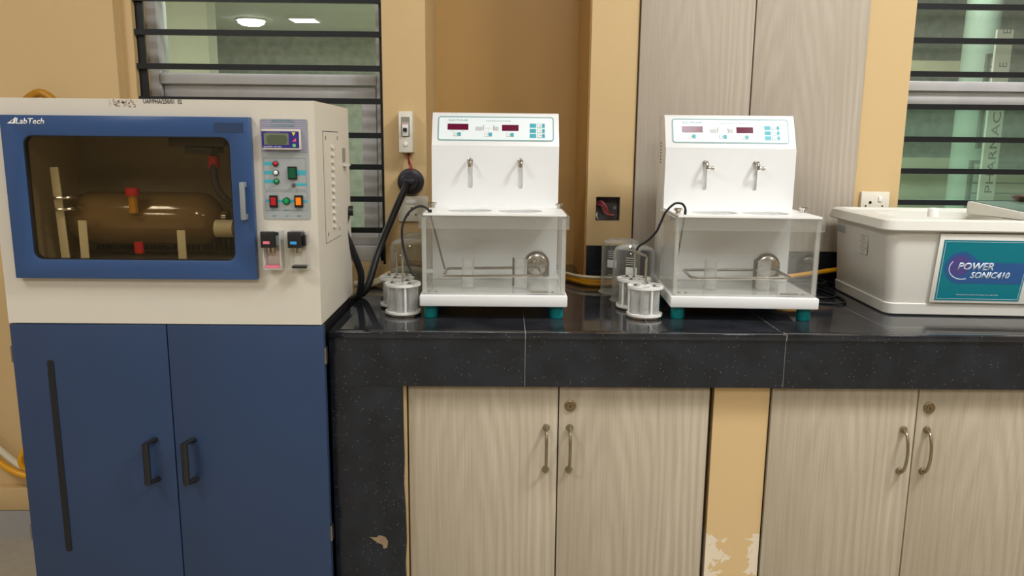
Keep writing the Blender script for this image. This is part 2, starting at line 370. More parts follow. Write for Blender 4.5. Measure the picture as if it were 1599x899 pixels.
def text(name, s, cx, cy, h, w_, mtx, m, parent, **k):
    bm = text_bm(s, h, w_, **k); bm.transform(mtx @ Matrix.Translation((cx, cy, 0))); return obj(name, bm, m, parent, smooth=False)
def join_text(bm, s, cx, cy, h, w_, mtx, **k):
    b = text_bm(s, h, w_, **k); b.transform(mtx @ Matrix.Translation((cx, cy, 0)))
    me = bpy.data.meshes.new('t'); b.to_mesh(me); b.free(); bm.from_mesh(me); bpy.data.meshes.remove(me)
def merge(bm, b):
    me = bpy.data.meshes.new('t'); b.to_mesh(me); b.free(); bm.from_mesh(me); bpy.data.meshes.remove(me)
def struct(name, bm, m, parent=None, bev=0):
    o = obj(name, bm, m, parent, bev=bev)
    if parent is None: o['kind'] = 'structure'
    return o

WY = .615                                   # face of the wall piers
CT = .80                                    # worktop height
FL = .04                                    # floor

# ---------------------------------------------------------------- room shell
bm = bmesh.new(); box(bm, -4, 5, -6, .75, FL-.1, FL); struct('floor', bm, 'floor')
bm = bmesh.new(); box(bm, -4, 5, -6, 1.1, CEIL, CEIL+.1); struct('ceiling', bm, 'white_wall')
bm = bmesh.new(); box(bm, -4.1, -4, -6, .7, FL, CEIL); struct('wall_left', bm, 'wall')
bm = bmesh.new(); box(bm, 5, 5.1, -6, .7, FL, CEIL); struct('wall_right', bm, 'wall')
bm = bmesh.new(); box(bm, -4.1, 5.1, -6.1, -6, FL, CEIL); struct('wall_behind', bm, 'dark_wall')
# back wall: piers, sills and lintels round two windows, an alcove and a tall cupboard niche
W1 = (-1.0, -.331, .845, 2.25); W2 = (1.118, 2.3, .88, 2.25)
AX0, AX1, AY = -.213, .238, .955
CX0, CX1 = .366, .992
bm = bmesh.new()
box(bm, -4, -1.03, .575, .8, FL, CEIL)                     # plain wall to the left, standing slightly proud
box(bm, -1.03, W1[0], WY, .8, FL, CEIL)
box(bm, W1[0], W1[1], WY, .8, FL, W1[2]); box(bm, W1[0], W1[1], WY, .8, W1[3], CEIL)
box(bm, W1[1], AX0, WY, 1.05, FL, CEIL)
box(bm, AX1, CX0, WY, 1.05, FL, .978); box(bm, AX1, CX0, WY, 1.05, 1.045, CEIL)
box(bm, AX1, .263, WY, 1.05, .978, 1.045); box(bm, .331, CX0, WY, 1.05, .978, 1.045); box(bm, .263, .331, .66, 1.05, .978, 1.045)
box(bm, CX0, CX1, 1.0, 1.05, FL, CEIL); box(bm, CX0, CX1, WY, 1.0, FL, .893)
box(bm, CX1, W2[0], WY, .695, FL, CEIL)
box(bm, W2[0], W2[1], WY, .8, FL, W2[2]); box(bm, W2[0], W2[1], WY, .8, W2[3], CEIL); box(bm, W2[1], 5, WY, .8, FL, CEIL)
struct('wall_back', bm, 'wall')
bm = bmesh.new(); box(bm, AX0, AX1, AY, 1.05, FL, CEIL)
o = struct('wall_alcove', bm, 'alcove')
bm = bmesh.new(); box(bm, AX1-.004, AX1, WY+.005, AY, CT, CEIL)
struct('jamb_shade', bm, 'alcove')  # thin sheet over the right jamb, carrying the same painted-in shade
bm = bmesh.new(); box(bm, -4, -1.0, .545, .575, .125, .195); struct('trim_2', bm, 'ledge', bev=.004)
bm = bmesh.new(); box(bm, -4, -1.0, .545, .575, FL, .124); struct('baseboard_back', bm, 'skirt')

# windows: aluminium frames, panes, black security bars
def window(idx, x0, x1, z0, z1, bars, transom):
    r = bpy.data.objects.new('window_%d' % idx, None); S.collection.objects.link(r); r['kind'] = 'structure'
    INV[r.name] = Matrix.Identity(4)
    y0, y1 = .70, .74; bx0 = x0
    if idx == 2: x0 -= .09
    bm = bmesh.new()
    box(bm, x0, x0+.03, y0, y1+.03, z0, z1); box(bm, x1-.03, x1, y0, y1+.03, z0, z1)
    box(bm, x0, x1, y0, y1+.03, z0, z0+.045); box(bm, x0, x1, y0, y1+.03, z1-.04, z1)
    obj('window_frame', bm, 'alu', r, bev=.002)
    t0, t1 = transom
    bm = bmesh.new(); box(bm, x0+.03, x1-.03, y0-.004, y1+.02, t0+.032, t1); obj('transom', bm, 'alu', r, bev=.003)
    # lower sash, set back a little
    bm = bmesh.new(); sx0, sx1 = x0+.034, x1-.034; s = .042
    box(bm, sx0, sx1, y0+.012, y1, t0-.012, t0+.03)
    box(bm, sx0, sx1, y0+.012, y1, z0+.046, z0+.046+s)
    box(bm, sx0, sx0+s, y0+.012, y1, z0+.046+s, t0-.012); box(bm, sx1-s, sx1, y0+.012, y1, z0+.046+s, t0-.012)
    obj('sash', bm, 'alu', r, bev=.003)
    boxo('pane', x0+.03, x1-.03, y1+.0, y1+.004, t1, z1-.04, 'glassA' if idx == 1 else 'glassA', r)
    boxo('pane', sx0+s, sx1-s, y0+.024, y0+.028, z0+.046+s, t0-.012, 'glassA' if idx == 1 else 'glassB', r)
    for z in bars:
        boxo('security_bar', bx0+.001, x1-.001, .622, .634, z-.0075, z+.0075, 'iron', r)
    if idx == 1:
        for a, c in ((x0, x0+.022), (x1-.010, x1)): boxo('bar_upright', a, c, .635, .643, z0, z1, 'iron', r)
    return r
top = [2.19-.0892*k for k in range(7)]
window(1, W1[0], W1[1], W1[2], W1[3], top+[1.565, 1.4775, 1.388, 1.3005, 1.208, 1.1215, 1.032, .944], (1.315, 1.377))
window(2, W2[0], W2[1], W2[2], W2[3], top+[1.568, 1.479, 1.390, 1.302, 1.213, 1.125, 1.037, .95], (1.318, 1.377))

# ---------------------------------------------------------------- corridor beyond the windows
CY = 10.5
bm = bmesh.new(); box(bm, -7, 12, CY, CY+.1, -1.5, 5); struct('wall_far', bm, 'corr_wall')
bm = bmesh.new(); box(bm, -7, 12, .85, CY, -.2, -.1); struct('floor_corridor', bm, 'corr_floor')
bm = bmesh.new(); box(bm, -7, .9, 1.6, CY, 2.75, 2.85); struct('ceiling_corridor', bm, 'corr_ceil')
bm = bmesh.new(); box(bm, .9, 12, 1.6, CY, 4.2, 4.3); struct('ceiling_atrium', bm, 'corr_ceil')
p = atY(325, 60, 5.0); bm = bmesh.new(); box(bm, -5, p.x, 5.0, 5.2, -.1, 2.75); struct('wall_corridor', bm, 'cream')
bm = bmesh.new(); box(bm, -7, -6.9, 1, CY, -.2, 4.3); struct('wall_corridor_left', bm, 'cream')
bm = bmesh.new(); box(bm, 12, 12.1, 1, CY, -.2, 4.3); struct('wall_corridor_right', bm, 'corr_wall')
for (px, py), shp in (((392, 30), 'round'), ((475, 28), 'square')):
    p = atZ(px, py, 2.75)
    t = thing('ceiling_light', p, ('round glowing ceiling light seen through the upper pane above the blue door' if shp == 'round' else 'square glowing ceiling panel seen through the window beside the round light'), 'light', 'lights beyond the left window')
    b = bmesh.new()
    if shp == 'round': lathe(b, [(.17, 0), (.165, -.05), (.12, -.075), (0.0, -.085)], p, 24)
    else: box(b, p.x-.16, p.x+.16, p.y-.16, p.y+.16, p.z-.03, p.z)
    obj('diffuser', b, 'lampfar', t)
    b = bmesh.new()
    if shp == 'round': lathe(b, [(.19, -.001), (.19, -.02), (.172, -.02), (.172, -.001)], p, 24)
    else: merge(b, plate_bm([rr(0, 0, .36, .36, .01), rr(0, 0, .322, .322, .01)], .035, Matrix.Translation((p.x, p.y, p.z-.036))))
    obj('rim', b, 'white', t)
# column, ledge, railings and the tall name board beyond the right window
p = atY(1522, 150, 7.0)
bm = bmesh.new(); lathe(bm, [(.17, -.1), (.17, 4.1), (.2, 4.15), (.2, 4.2)], (p.x, 7.0, 0), 28)
struct('trim_3', bm, 'column')
a = atY(1400, 112, 8.2); c = atY(1400, 94, 8.2)
qx = atY(1515, 100, 8.2).x
bm = bmesh.new(); box(bm, 2, qx, 8.2, 8.5, a.z, c.z)
a = atY(1400, 262, 8.2); c = atY(1400, 246, 8.2); box(bm, 2, qx, 8.2, 8.5, a.z, c.z)
struct('trim_4', bm, 'corr_beige')
a = atY(1400, 262, 8.3)
bm = bmesh.new(); box(bm, 2, 9, 8.32, 8.42, -.1, a.z); struct('wall_low', bm, 'corr_beige')
for (px, py), zb, lab in (((1541, 84), .55, 'upper grey metal railing seen through the top panes of the right window'), ((1515, 250), -.1, 'lower grey metal railing seen behind the right window, beside the pale column')):
    q = atY(px, py, 6.2); t = thing('railing', (q.x, 6.2, q.z-.9), lab, 'railing')
    b = bmesh.new(); box(b, q.x, q.x+2.5, 6.18, 6.22, q.z-.035, q.z); obj('handrail', b, 'rail', t)
    for k in range(5):
        b = bmesh.new(); box(b, q.x, q.x+2.5, 6.19, 6.21, q.z-.13-.1*k, q.z-.115-.1*k); obj('rail_bar', b, 'rail', t)
    for k in range(4):
        b = bmesh.new(); box(b, q.x+.8*k, q.x+.8*k+.035, 6.18, 6.22, q.z-.9, q.z-.035); obj('post', b, 'rail', t)
q = atY(1571, 46, 5.9); q2 = atY(1545, 300, 5.9); hw = .075
t = thing('name_board', (q.x, 5.9, -.1), 'tall white board lettered PHARMACY upright, seen through the right window', 'sign')
boxo('board', q.x-hw, q.x+hw, 5.9, 5.93, -.1, q.z, 'banner', t)
up_m = Matrix.Translation((q.x+.01, 5.898, (q2.z+atY(1552, 215, 5.9).z)/2)) @ FRONT @ Matrix.Rotation(R(90), 4, 'Z')
text('lettering', 'PHARMACY', 0, .0, .075, .86, up_m @ Matrix.Translation((.17, 0, 0)), 'faint', t)
zz = atY(1572, 75, 5.9).z
for dz in (-.15, .15): text('lettering', 'E', 0, 0, .075, None, Matrix.Translation((q.x+.01, 5.898, zz+dz)) @ FRONT @ Matrix.Rotation(R(90), 4, 'Z'), 'faint', t)

# room lamps
for i, (x, y, sx, sy, pw) in enumerate(LAMPS):
    t = thing('ceiling_panel_light', (x, y, CEIL), 'square white ceiling light panel above ' + ['the ultrasonic bath', 'the gap between the testers, added to reflect in a display', 'the blue cabinet', 'the ultrasonic bath end', 'the aisle, middle one', 'the far aisle, on the water still side', 'the far aisle, on the bath side'][i], 'light', 'room ceiling lights')
    boxo('casing', x-sx/2-.02, x+sx/2+.02, y-sy/2-.02, y+sy/2+.02, CEIL-.06, CEIL, 'white', t)
    boxo('diffuser', x-sx/2, x+sx/2, y-sy/2, y+sy/2, CEIL-.07, CEIL-.061, 'lamp', t)

# ---------------------------------------------------------------- worktop in black granite tiles
WX0, WX1 = -.362, 2.4
t = thing('granite_worktop', (.3, .3, CT), 'long glossy black granite worktop with deep tiled front edge', 'worktop')
bm = bmesh.new()
box(bm, WX0+.004, WX1, .012, WY, CT-.1, CT-.011); box(bm, AX0+.002, AX1-.002, WY, AY, CT-.1, CT-.011)
box(bm, WX0+.004, WX1, .012, .03, .684, CT-.1)
obj('slab_core', bm, 'grout', t)
g = .0006
xs = [WX0, .05, .325, .597, .845, 1.11, 1.39, 1.7, 2.05, WX1]
for a, b in zip(xs, xs[1:]):
    boxo('tile', a+g, b-g, .022+g, WY-.0005, CT-.011, CT, 'granite', t)
boxo('tile', AX0+.003, .05-g, WY+g, AY-.001, CT-.011, CT, 'granite', t); boxo('tile', .05+g, AX1-.003, WY+g, AY-.001, CT-.011, CT, 'granite', t)
for a, b in zip([WX0, .05, .6, 1.16, 1.75], [.05, .6, 1.16, 1.75, WX1]):
    boxo('edge_strip', a+g, b-g, -.004, .022-g, CT-.013, CT+.0008, 'granite', t, bev=.002)
    boxo('front_tile', a+g, b-g, 0, .012, .683, CT-.0135, 'granite_front', t)
for x in (.05, .325, .597, .845, 1.11, 1.39, 1.7, 2.05): boxo('grout_joint', x-g, x+g, .022, WY-.001, CT-.011, CT-.0003, 'grout', t)
for x in (.05, .6, 1.16, 1.75): boxo('grout_joint', x-g, x+g, .0006, .012, .684, CT-.0137, 'grout', t); boxo('grout_joint', x-g, x+g, -.0034, .0212, CT-.0133, CT+.0003, 'grout', t)
boxo('side_tile', WX0-.0, WX0+.0035, .0125, WY-.001, .683, CT-.0115, 'granite_front', t)
# splashback tiles
t = thing('granite_splashback', (.6, WY, CT), 'low black granite splashback below the tall pale cupboard', 'splashback')
for a, b, zt in ((AX1, .366, .908), (.366, .68, .893), (.68, .992, .893)):
    boxo('tile', a+g, b-g, WY-.011, WY-.0005, CT+.001, zt, 'granite_front', t)

# masonry piers under the worktop
bm = bmesh.new(); box(bm, -.355, -.2035, .012, WY-.001, FL, .683)
struct('trim_5', bm, 'wall')
t = thing('pier_cladding', (-.285, .0, FL), 'dark granite cladding on the pier beside the blue cabinet, chipped near foot', 'cladding')
b = bmesh.new()
vs = [(-.361, FL), (-.361, .6825), (-.2085, .6825), (-.2085, .6), (-.2075, .52), (-.2095, .46), (-.2065, .4), (-.2055, .33), (-.2085, .27), (-.206, .2), (-.208, FL)]
obj('front_tile', plate_bm([vs], .009, front(.0105)), 'granite_front', t)
boxo('side_tile', -.3645, -.3555, .011, WY-.002, FL, .682, 'granite_front', t)
p = atY(596, 846, .001)
b = bmesh.new(); vs = []
for i, (dx, dz) in enumerate([(-.026, .012), (-.012, .011), (-.004, .016), (.008, .012), (.014, .002), (.012, -.013), (.004, -.016), (.002, -.006), (-.008, -.002), (-.016, .004)]): vs.append((p.x+dx, p.z+dz))
obj('chip', plate_bm([vs], .0006, front(.0014)), 'chip', t)
bm = bmesh.new(); box(bm, .463, .5835, .028, WY-.001, FL, .683); struct('trim_6', bm, 'pier')

# ---------------------------------------------------------------- base cabinets
def pull(parent, x, zc, y):
    """bow handle with two flared feet"""
    b = bmesh.new()
    tube(b, [(x, y-.006, zc+.048), (x, y-.018, zc+.040), (x, y-.026, zc+.02), (x, y-.028, zc), (x, y-.026, zc-.02), (x, y-.018, zc-.040), (x, y-.006, zc-.048)], .0034, 10, 5)
    for s in (1, -1): lathe(b, [(.0, .008), (.0055, .0075), (.0075, .004), (.008, 0)], (x, y, zc+s*.048), 16, 'Y')
    return obj('handle', b, 'bronze', parent)
def lock(parent, x, z, y):
    b = bmesh.new(); lathe(b, [(.0125, 0), (.0125, .003), (.010, .0045), (.0075, .0045), (.0070, .006), (0, .006)], (x, y, z), 24, 'Y')
    o = obj('lock', b, 'brass', parent)
    boxo('keyhole', x-.0008, x+.0008, y-.0066, y-.006, z-.003, z+.003, 'dark', o)
def base_cabinet(x0, x1, split, mats, label):
    t = thing('base_cabinet', ((x0+x1)/2, .04, FL), label, 'cabinet')
    b = bmesh.new(); box(b, x0+.002, x1-.002, .041, .055, FL+.05, .676); box(b, x0+.002, x0+.018, .055, .55, FL+.05, .676); box(b, x1-.018, x1-.002, .055, .55, FL+.05, .676)
    box(b, x0+.002, x1-.002, .09, .11, FL, FL+.05); obj('body', b, 'lam_edge', t)
    d1 = boxo('door', x0+.002, split-.0015, .022, .040, FL+.045, .6755, mats[0], t, bev=.0008)
    d2 = boxo('door', split+.0015, x1-.008, .022, .040, FL+.045, .6755, mats[1], t, bev=.0008)
    pull(d1, split-.026, .536, .022); pull(d2, split+.025, .536, .022); lock(d2, split+.025, .634, .022)
    return t
base_cabinet(-.202, .459, .1245, ('lam1', 'lam2'), 'pale wood grain base cabinet between the black clad pier and yellow pier')
base_cabinet(.586, 1.235, .906, ('lam3', 'lam4'), 'pale wood grain base cabinet under the ultrasonic bath, right of the yellow pier')
# tall wall cupboard
t = thing('tall_cupboard', (.679, .62, .893), 'tall greyish wood grain cupboard standing above the granite splashback', 'cupboard')
b = bmesh.new(); box(b, CX0+.001, CX1-.001, .628, .98, .894, 2.4); obj('body', b, 'lam_edge', t)
boxo('door', CX0+.004, .677, .606, .626, .896, 2.4, 'lam5', t, bev=.0008); boxo('door', .681, CX1-.004, .606, .626, .896, 2.4, 'lam6', t, bev=.0008)

# ---------------------------------------------------------------- water still in its cabinet
LX0, LX1, LY, LB = -.991, -.364, -.05, .285
t = thing('water_still_cabinet', (-.678, .12, FL), 'big blue and ivory water still cabinet with a glazed blue door', 'still')
PF = front(LY)
def wp(px, py): q = atY(px, py, LY-.004); return q.x, q.z
def rect(px0, py0, px1, py1):
    a, b, c, d = wp(px0, py0), wp(px1, py0), wp(px0, py1), wp(px1, py1)
    x0, x1 = (a[0]+c[0])/2, (b[0]+d[0])/2; z1, z0 = (a[1]+b[1])/2, (c[1]+d[1])/2
    return (x0+x1)/2, (z0+z1)/2, x1-x0, z1-z0
# housing: ivory shell with an opening behind the door
b = plate_bm([[(LX0, .826), (LX1, .826), (LX1, 1.267), (LX0, 1.267)], rr(-.721, 1.0775, .42, .26, .01)], .012, front(LY+.012))
box(b, LX0, LX0+.012, LY+.012, LB, .826, 1.267); box(b, LX1-.012, LX1, LY+.012, LB, .826, 1.267)
box(b, LX0+.012, LX1-.012, LY+.012, LB, 1.255, 1.267); box(b, LX0+.012, LX1-.012, LY+.012, LB, .826, .838); box(b, LX0+.012, LX1-.012, LB-.012, LB, .838, 1.255)
hs = obj('housing', b, 'ivory', t)
b = bmesh.new(); box(b, -.935, -.507, LY+.2, LY+.204, .94, 1.21); box(b, -.935, -.507, LY+.013, LY+.2, .94, .944); box(b, -.935, -.507, LY+.013, LY+.2, 1.206, 1.21)
box(b, -.938, -.935, LY+.013, LY+.2, .94, 1.21); box(b, -.507, -.504, LY+.013, LY+.2, .94, 1.21); obj('chamber_liner', b, 'liner', t)
# boiler and fittings inside
b = bmesh.new(); lathe(b, [(.0, -.90), (.02, -.895), (.05, -.865), (.056, -.84), (.056, -.62), (.052, -.598), (.035, -.578), (.018, -.57), (.018, -.56), (0, -.56)], (-.018, LY+.11, 1.028), 32, 'X')
o = obj('boiler', b, 'amber', t); o['label'] = 'brown glass boiler lying behind the smoked door glass'
b = bmesh.new(); cyl(b, (-.590, LY+.07, 1.012), (-.553, LY+.07, 1.012), .018, n=24); cyl(b, (-.553, LY+.07, 1.012), (-.535, LY+.07, 1.012), .010, n=16); obj('end_cap', b, 'clampw', t)
b = bmesh.new(); cyl(b, (-.745, LY+.045, 1.045), (-.745, LY+.045, 1.08), .009, .008, n=16); o = obj('stem', b, 'ydark', t)
b = bmesh.new(); cyl(b, (-.745, LY+.045, 1.08), (-.745, LY+.045, 1.095), .013, n=16); obj('stopper', b, 'red', t)
b = bmesh.new(); cyl(b, (-.742, LY+.05, .962), (-.742, LY+.05, .985), .009, n=16); obj('stopper', b, 'red', t)
b = bmesh.new(); tube(b, [(-.62, LY+.12, 1.205), (-.585, LY+.08, 1.19), (-.585, LY+.06, 1.14), (-.573, LY+.05, 1.09), (-.53, LY+.05, 1.05)], .007, 10); obj('hose', b, 'rubber', t)
b = bmesh.new(); cyl(b, (-.586, LY+.065, 1.135), (-.586, LY+.065, 1.16), .011, n=16); obj('hose_collar', b, 'red', t)
for x0, y0, z1, lean in ((-.885, .035, 1.135, .012), (-.843, .03, 1.03, 0), (-.647, .03, 1.012, 0)):
    b = bmesh.new(); v = box(b, x0-.008, x0+.008, LY+y0, LY+y0+.003, .944, z1)
    for k in range(3): box(b, x0-.001, x0+.001, LY+y0-.0006, LY+y0, z1-.012-.022*k, z1-.010-.022*k)
    bmesh.ops.transform(b, matrix=Matrix.Translation((x0, 0, .95)) @ Matrix.Rotation(-lean*3, 4, 'Y') @ Matrix.Translation((-x0, 0, -.95)), verts=b.verts[:])
    obj('mounting_strip', b, 'clampw', t)
for z in (1.075, 1.052):
    b = bmesh.new(); tube(b, [(-.895, LY+.03, z), (-.887, LY+.026, z), (-.869, LY+.03, z), (-.860, LY+.05, z), (-.889, LY+.052, z)], .003, 8); obj('clamp', b, 'steel', t)
b = bmesh.new(); box(b, -.66, -.55, LY+.03, LY+.16, 1.178, 1.205); box(b, -.63, -.575, LY+.03, LY+.1, 1.163, 1.178); obj('condenser_block', b, 'blackp', t, bev=.003)
b = bmesh.new()
for k in range(36): box(b, -.90+.0105*k, -.896+.0105*k, LY+.19, LY+.199, .95, .985)
o = obj('louvers', b, 'blackp', t); o['kind'] = 'stuff'
# glazed blue door
cx, cz, w_, h_ = -.7175, 1.0775, .491, .3175
wl = rr(-.7205, 1.077, .393, .239, .017, 8)
d = plate('glazed_door', [[(-.957, .920), (-.484, .920), (-.484, 1.2345), (-.957, 1.2345)], wl], .016, front(LY-.0005), 'bluedoor', t, bev=.001)
d['label'] = 'blue door with a smoked window'
plate('window_gasket', [wl, rr(-.7205, 1.077, .389, .235, .015, 8)], .012, front(LY-.003), 'blackp', d)
plate('door_glass', [rr(-.7205, 1.077, .3885, .2345, .015, 8)], .003, front(LY-.006), 'tint', d)
b = bmesh.new(); box(b, -.504, -.495, LY-.035, LY-.027, 1.04, 1.112); box(b, -.504, -.495, LY-.027, LY-.0165, 1.102, 1.112); box(b, -.504, -.495, LY-.027, LY-.0165, 1.04, 1.05)
obj('door_handle', b, 'panel_edge', d, bev=.001)
x0, z0 = wp(32, 188); x1, _ = wp(76, 188)
DF = front(LY-.0168)
text('lettering', 'LabTech', (x0+x1)/2-.002, z0-.001, .0105, .054, DF, 'white', d, shear=.25, bold=.012)
x0, z0 = wp(26, 188)
b = plate_bm([[(x0-.011, z0-.006), (x0+.004, z0-.006), (x0+.0075, z0+.0065)], [(x0-.005, z0-.0038), (x0+.0005, z0-.0038), (x0+.0026, z0+.0028)]], .0003, DF); obj('emblem', b, 'white', d)
a = rect(338, 192, 383, 207); plate('faded_patch', [rr(a[0], a[1], a[2], a[3], .001)], .0003, DF, 'blue', d)
# writing and glue residue on the top band
HF = front(LY-.0002)
a = rect(223, 154, 282, 164); text('marker_writing', 'UAP/PHA/250/01  02', a[0], a[1]+.001, .0078, a[2]+.002, HF, 'ink', t, bold=.01)
b = bmesh.new()
rnd = random.Random(3)
for k in range(60):
    px = 168+rnd.random()**.8*46; py = 155+rnd.random()*12; s = .0006+.0012*rnd.random()
    x_, z_ = wp(px, py); merge(b, plate_bm([[(x_+s*(1+.6*rnd.random())*math.cos(i*1.05), z_+s*(.7+.6*rnd.random())*math.sin(i*1.05)) for i in range(6)]], .0002, HF))
o = obj('glue_residue', b, 'grime', t); o['kind'] = 'stuff'
# control panel
a = rect(401.5, 183, 487.5, 344)
cp = plate('control_panel', [rr(-.4228, 1.1357, .0915, .1935, .005)], .0012, PF, 'greyp', t)
CPF = front(LY-.0014)
def prect(px0, py0, px1, py1, th, m, name, parent=None, r=.0008, base=0):
    a = rect(px0, py0, px1, py1); return plate(name, [rr(a[0], a[1], abs(a[2]), abs(a[3]), r)], th, front(LY-.0013-base), m, parent or cp)
b = bmesh.new()
for k in range(17):
    a = rect(402.5, 187+3.1*k, 486.5, 188.3+3.1*k); merge(b, plate_bm([rr(-.4228, a[1], .0895, a[3], .0001, 2)], .0002, CPF))
obj('lilac_stripes', b, 'lilac', cp)
a = rect(423, 185, 459, 192); text('lettering', 'WATER STILL', a[0], a[1], .0055, a[2], front(LY-.0017), 'teal_dim', cp)
a = rect(423, 193, 459, 199); text('lettering', 'ULTRAPURE', a[0], a[1], .0045, a[2], front(LY-.0017), 'teal_dim', cp)
a = rect(407.5, 201, 473, 234)
ct = plate('conductivity_meter', [rr(a[0], a[1], .0735, .0385, .0015)], .010, front(LY-.0013), 'ivory', cp, bev=.0006)
MF = .0113
prect(410.5, 205, 468.5, 231, .0004, 'purple', 'meter_face', ct, .0006, .010)
prect(414, 208, 452.5, 226, .0004, 'lcd', 'display', ct, .0006, .0105)
prect(418.5, 211, 450, 225, .0003, 'lcd2', 'display_digits', ct, .006, .0109)
for (px, py), m_, shp in (((460, 209), 'yellow', 0), ((461, 218.5), 'pinkkey', 1), ((461, 227), 'greenkey', 2)):
    x_, z_ = wp(px, py); x_ += .0
    lp = [[(x_-.0035, z_+.003), (x_+.004, z_+.003), (x_, z_-.004)], [(x_-.004, z_-.003), (x_+.0035, z_+.0035), (x_+.0035, z_-.003)], circ(x_, z_, .0034, 16)][shp]
    plate('key', [lp], .0004, front(LY-.0118), m_, ct)
x_, z_ = wp(425, 229); text('lettering', 'SUNTEX  EC-410', x_+.003, z_+.0002, .0024, .034, front(LY-.0118), 'white', ct)
x_, z_ = wp(428, 206.5); text('lettering', 'CONDUCTIVITY METER', x_, z_, .0013, .026, front(LY-.0118), 'greyp', ct)
a = rect(433, 236, 455, 239.5); text('lettering', 'OPERATION', a[0], a[1], .003, a[2], front(LY-.0014), 'teal_dim', cp)
for q in ((411.5, 246.5, 478, 296.5), (413.5, 299, 480, 329)):
    a = rect(*q); o1 = rr(a[0], a[1], a[2], a[3], .002); o2 = rr(a[0], a[1], a[2]-.0012, a[3]-.0012, .0016); plate('outline', [o1, o2], .0002, CPF, 'panel_edge', cp)
for py, m_, lab in ((255.5, 'red', 0), (269.5, 'white', 0), (283, 'green', 0)):
    px = {255.5: 430, 269.5: 430.5, 283: 431.5}[py]
    prect(412, py-2.6, 427, py+2.6, .0002, 'teal', 'printed_stripe')
    x_, z_ = wp(px, py)
    b = bmesh.new(); lathe(b, [(.0058, 0), (.0058, .003), (.0045, .0036), (.0043, .002)], (x_, LY-.0013, z_), 20, 'Y'); bz = obj('indicator_lamp', b, 'bakelite', cp)
    b = bmesh.new(); lathe(b, [(.0044, .001), (.0040, .0045), (.002, .0062), (0, .0066)], (x_, LY-.0013, z_), 20, 'Y'); obj('lens', b, m_, bz)
prect(463, 266, 477.5, 273.5, .0002, 'teal', 'printed_stripe'); prect(460, 286, 479, 290, .0002, 'teal', 'printed_stripe')
sw = prect(449.5, 260, 463.5, 280, .004, 'blackp', 'rocker_switch'); prect(451, 262, 462, 278, .0015, 'dkgreen', 'rocker', sw, .0008, .004)
x_, z_ = wp(458, 289); b = bmesh.new(); lathe(b, [(.0040, 0), (.0040, .003), (.0022, .003), (.0020, .008), (0, .0085)], (x_, LY-.0013, z_), 16, 'Y'); obj('toggle', b, 'dull_steel', cp)
prect(414.5, 312, 480, 316, .0002, 'teal', 'printed_stripe')
for px0, px1, m_ in ((421, 433.5, 'red'), (460, 473, 'orange')):
    sw = prect(px0, 305, px1, 324, .004, 'blackp', 'rocker_switch'); prect(px0+2.3, 308.3, px1-2.6, 320, .0015, m_, 'rocker', sw, .0006, .004)
x_, z_ = wp(447, 314); b = bmesh.new(); lathe(b, [(.0078, 0), (.0074, .0025), (.0052, .003), (.0050, .0015)], (x_, LY-.0013, z_), 24, 'Y'); bz = obj('push_button', b, 'dkgreen', cp)
b = bmesh.new(); lathe(b, [(.0050, .001), (.0046, .005), (.0, .006)], (x_, LY-.0013, z_), 24, 'Y'); obj('lens', b, 'green', bz)
for px, s, s2 in ((428, 'HEATER', 'FEED'), (447.5, 'TEMPERATURE', 'OUT'), (467, 'POWER', 'DRAIN')):
    x_, z_ = wp(px, 328); text('lettering', s, x_, z_, .0022, .014, CPF, 'teal_dim', cp); x_, z_ = wp(px, 337); text('lettering', s2, x_, z_, .0022, .007, CPF, 'teal_dim', cp)
# two sample outlets
for px0, lab, dark in ((408, 'pink', 0), (449.5, 'sky', 1)):
    a = wp(px0, 361)[0]; k = .0012
    x0 = a+.006; w1 = .028; z1 = 1.018; z0 = .954
    b = plate_bm([[(x0+.002, z0-.012), (x0+.036, z0-.012), (x0+.036, z1), (x0+.002, z1)], [(x0+.0035, z0-.0085), (x0+.0345, z0-.0085), (x0+.0345, z1-.0015), (x0+.0035, z1-.0015)]], .026, PF)
    oc = obj('sample_outlet', b, 'acedge' if not dark else 'acrylic', t); oc['label'] = 'clear sample outlet with %s sticker' % ('pink' if not dark else 'blue')
    boxo('black_cap', x0, x0+w1-.002, LY-.032, LY-.001, z1-.032, z1-.0005, 'blackp', oc, bev=.0008)
    boxo('side_lever', x0+w1-.0015, x0+w1+.005, LY-.022, LY-.001, z1-.029, z1-.009, 'panel_edge' if not dark else 'blackp', oc, bev=.0008)
    for dx in (.009, .018):
        b = bmesh.new(); cyl(b, (x0+dx, LY-.012, z1-.0325), (x0+dx, LY-.012, z1-.044), .004, n=16); obj('spout', b, 'steel', oc)
    boxo('sticker', x0+.005, x0+.0175, LY-.0324, LY-.0321, z1-.0245, z1-.019, lab, oc)
    boxo('base_strip', x0+.005, x0+.033, LY-.0262, LY-.004, z0-.0082, z0-.0045, 'pink' if not dark else 'blackp', oc)
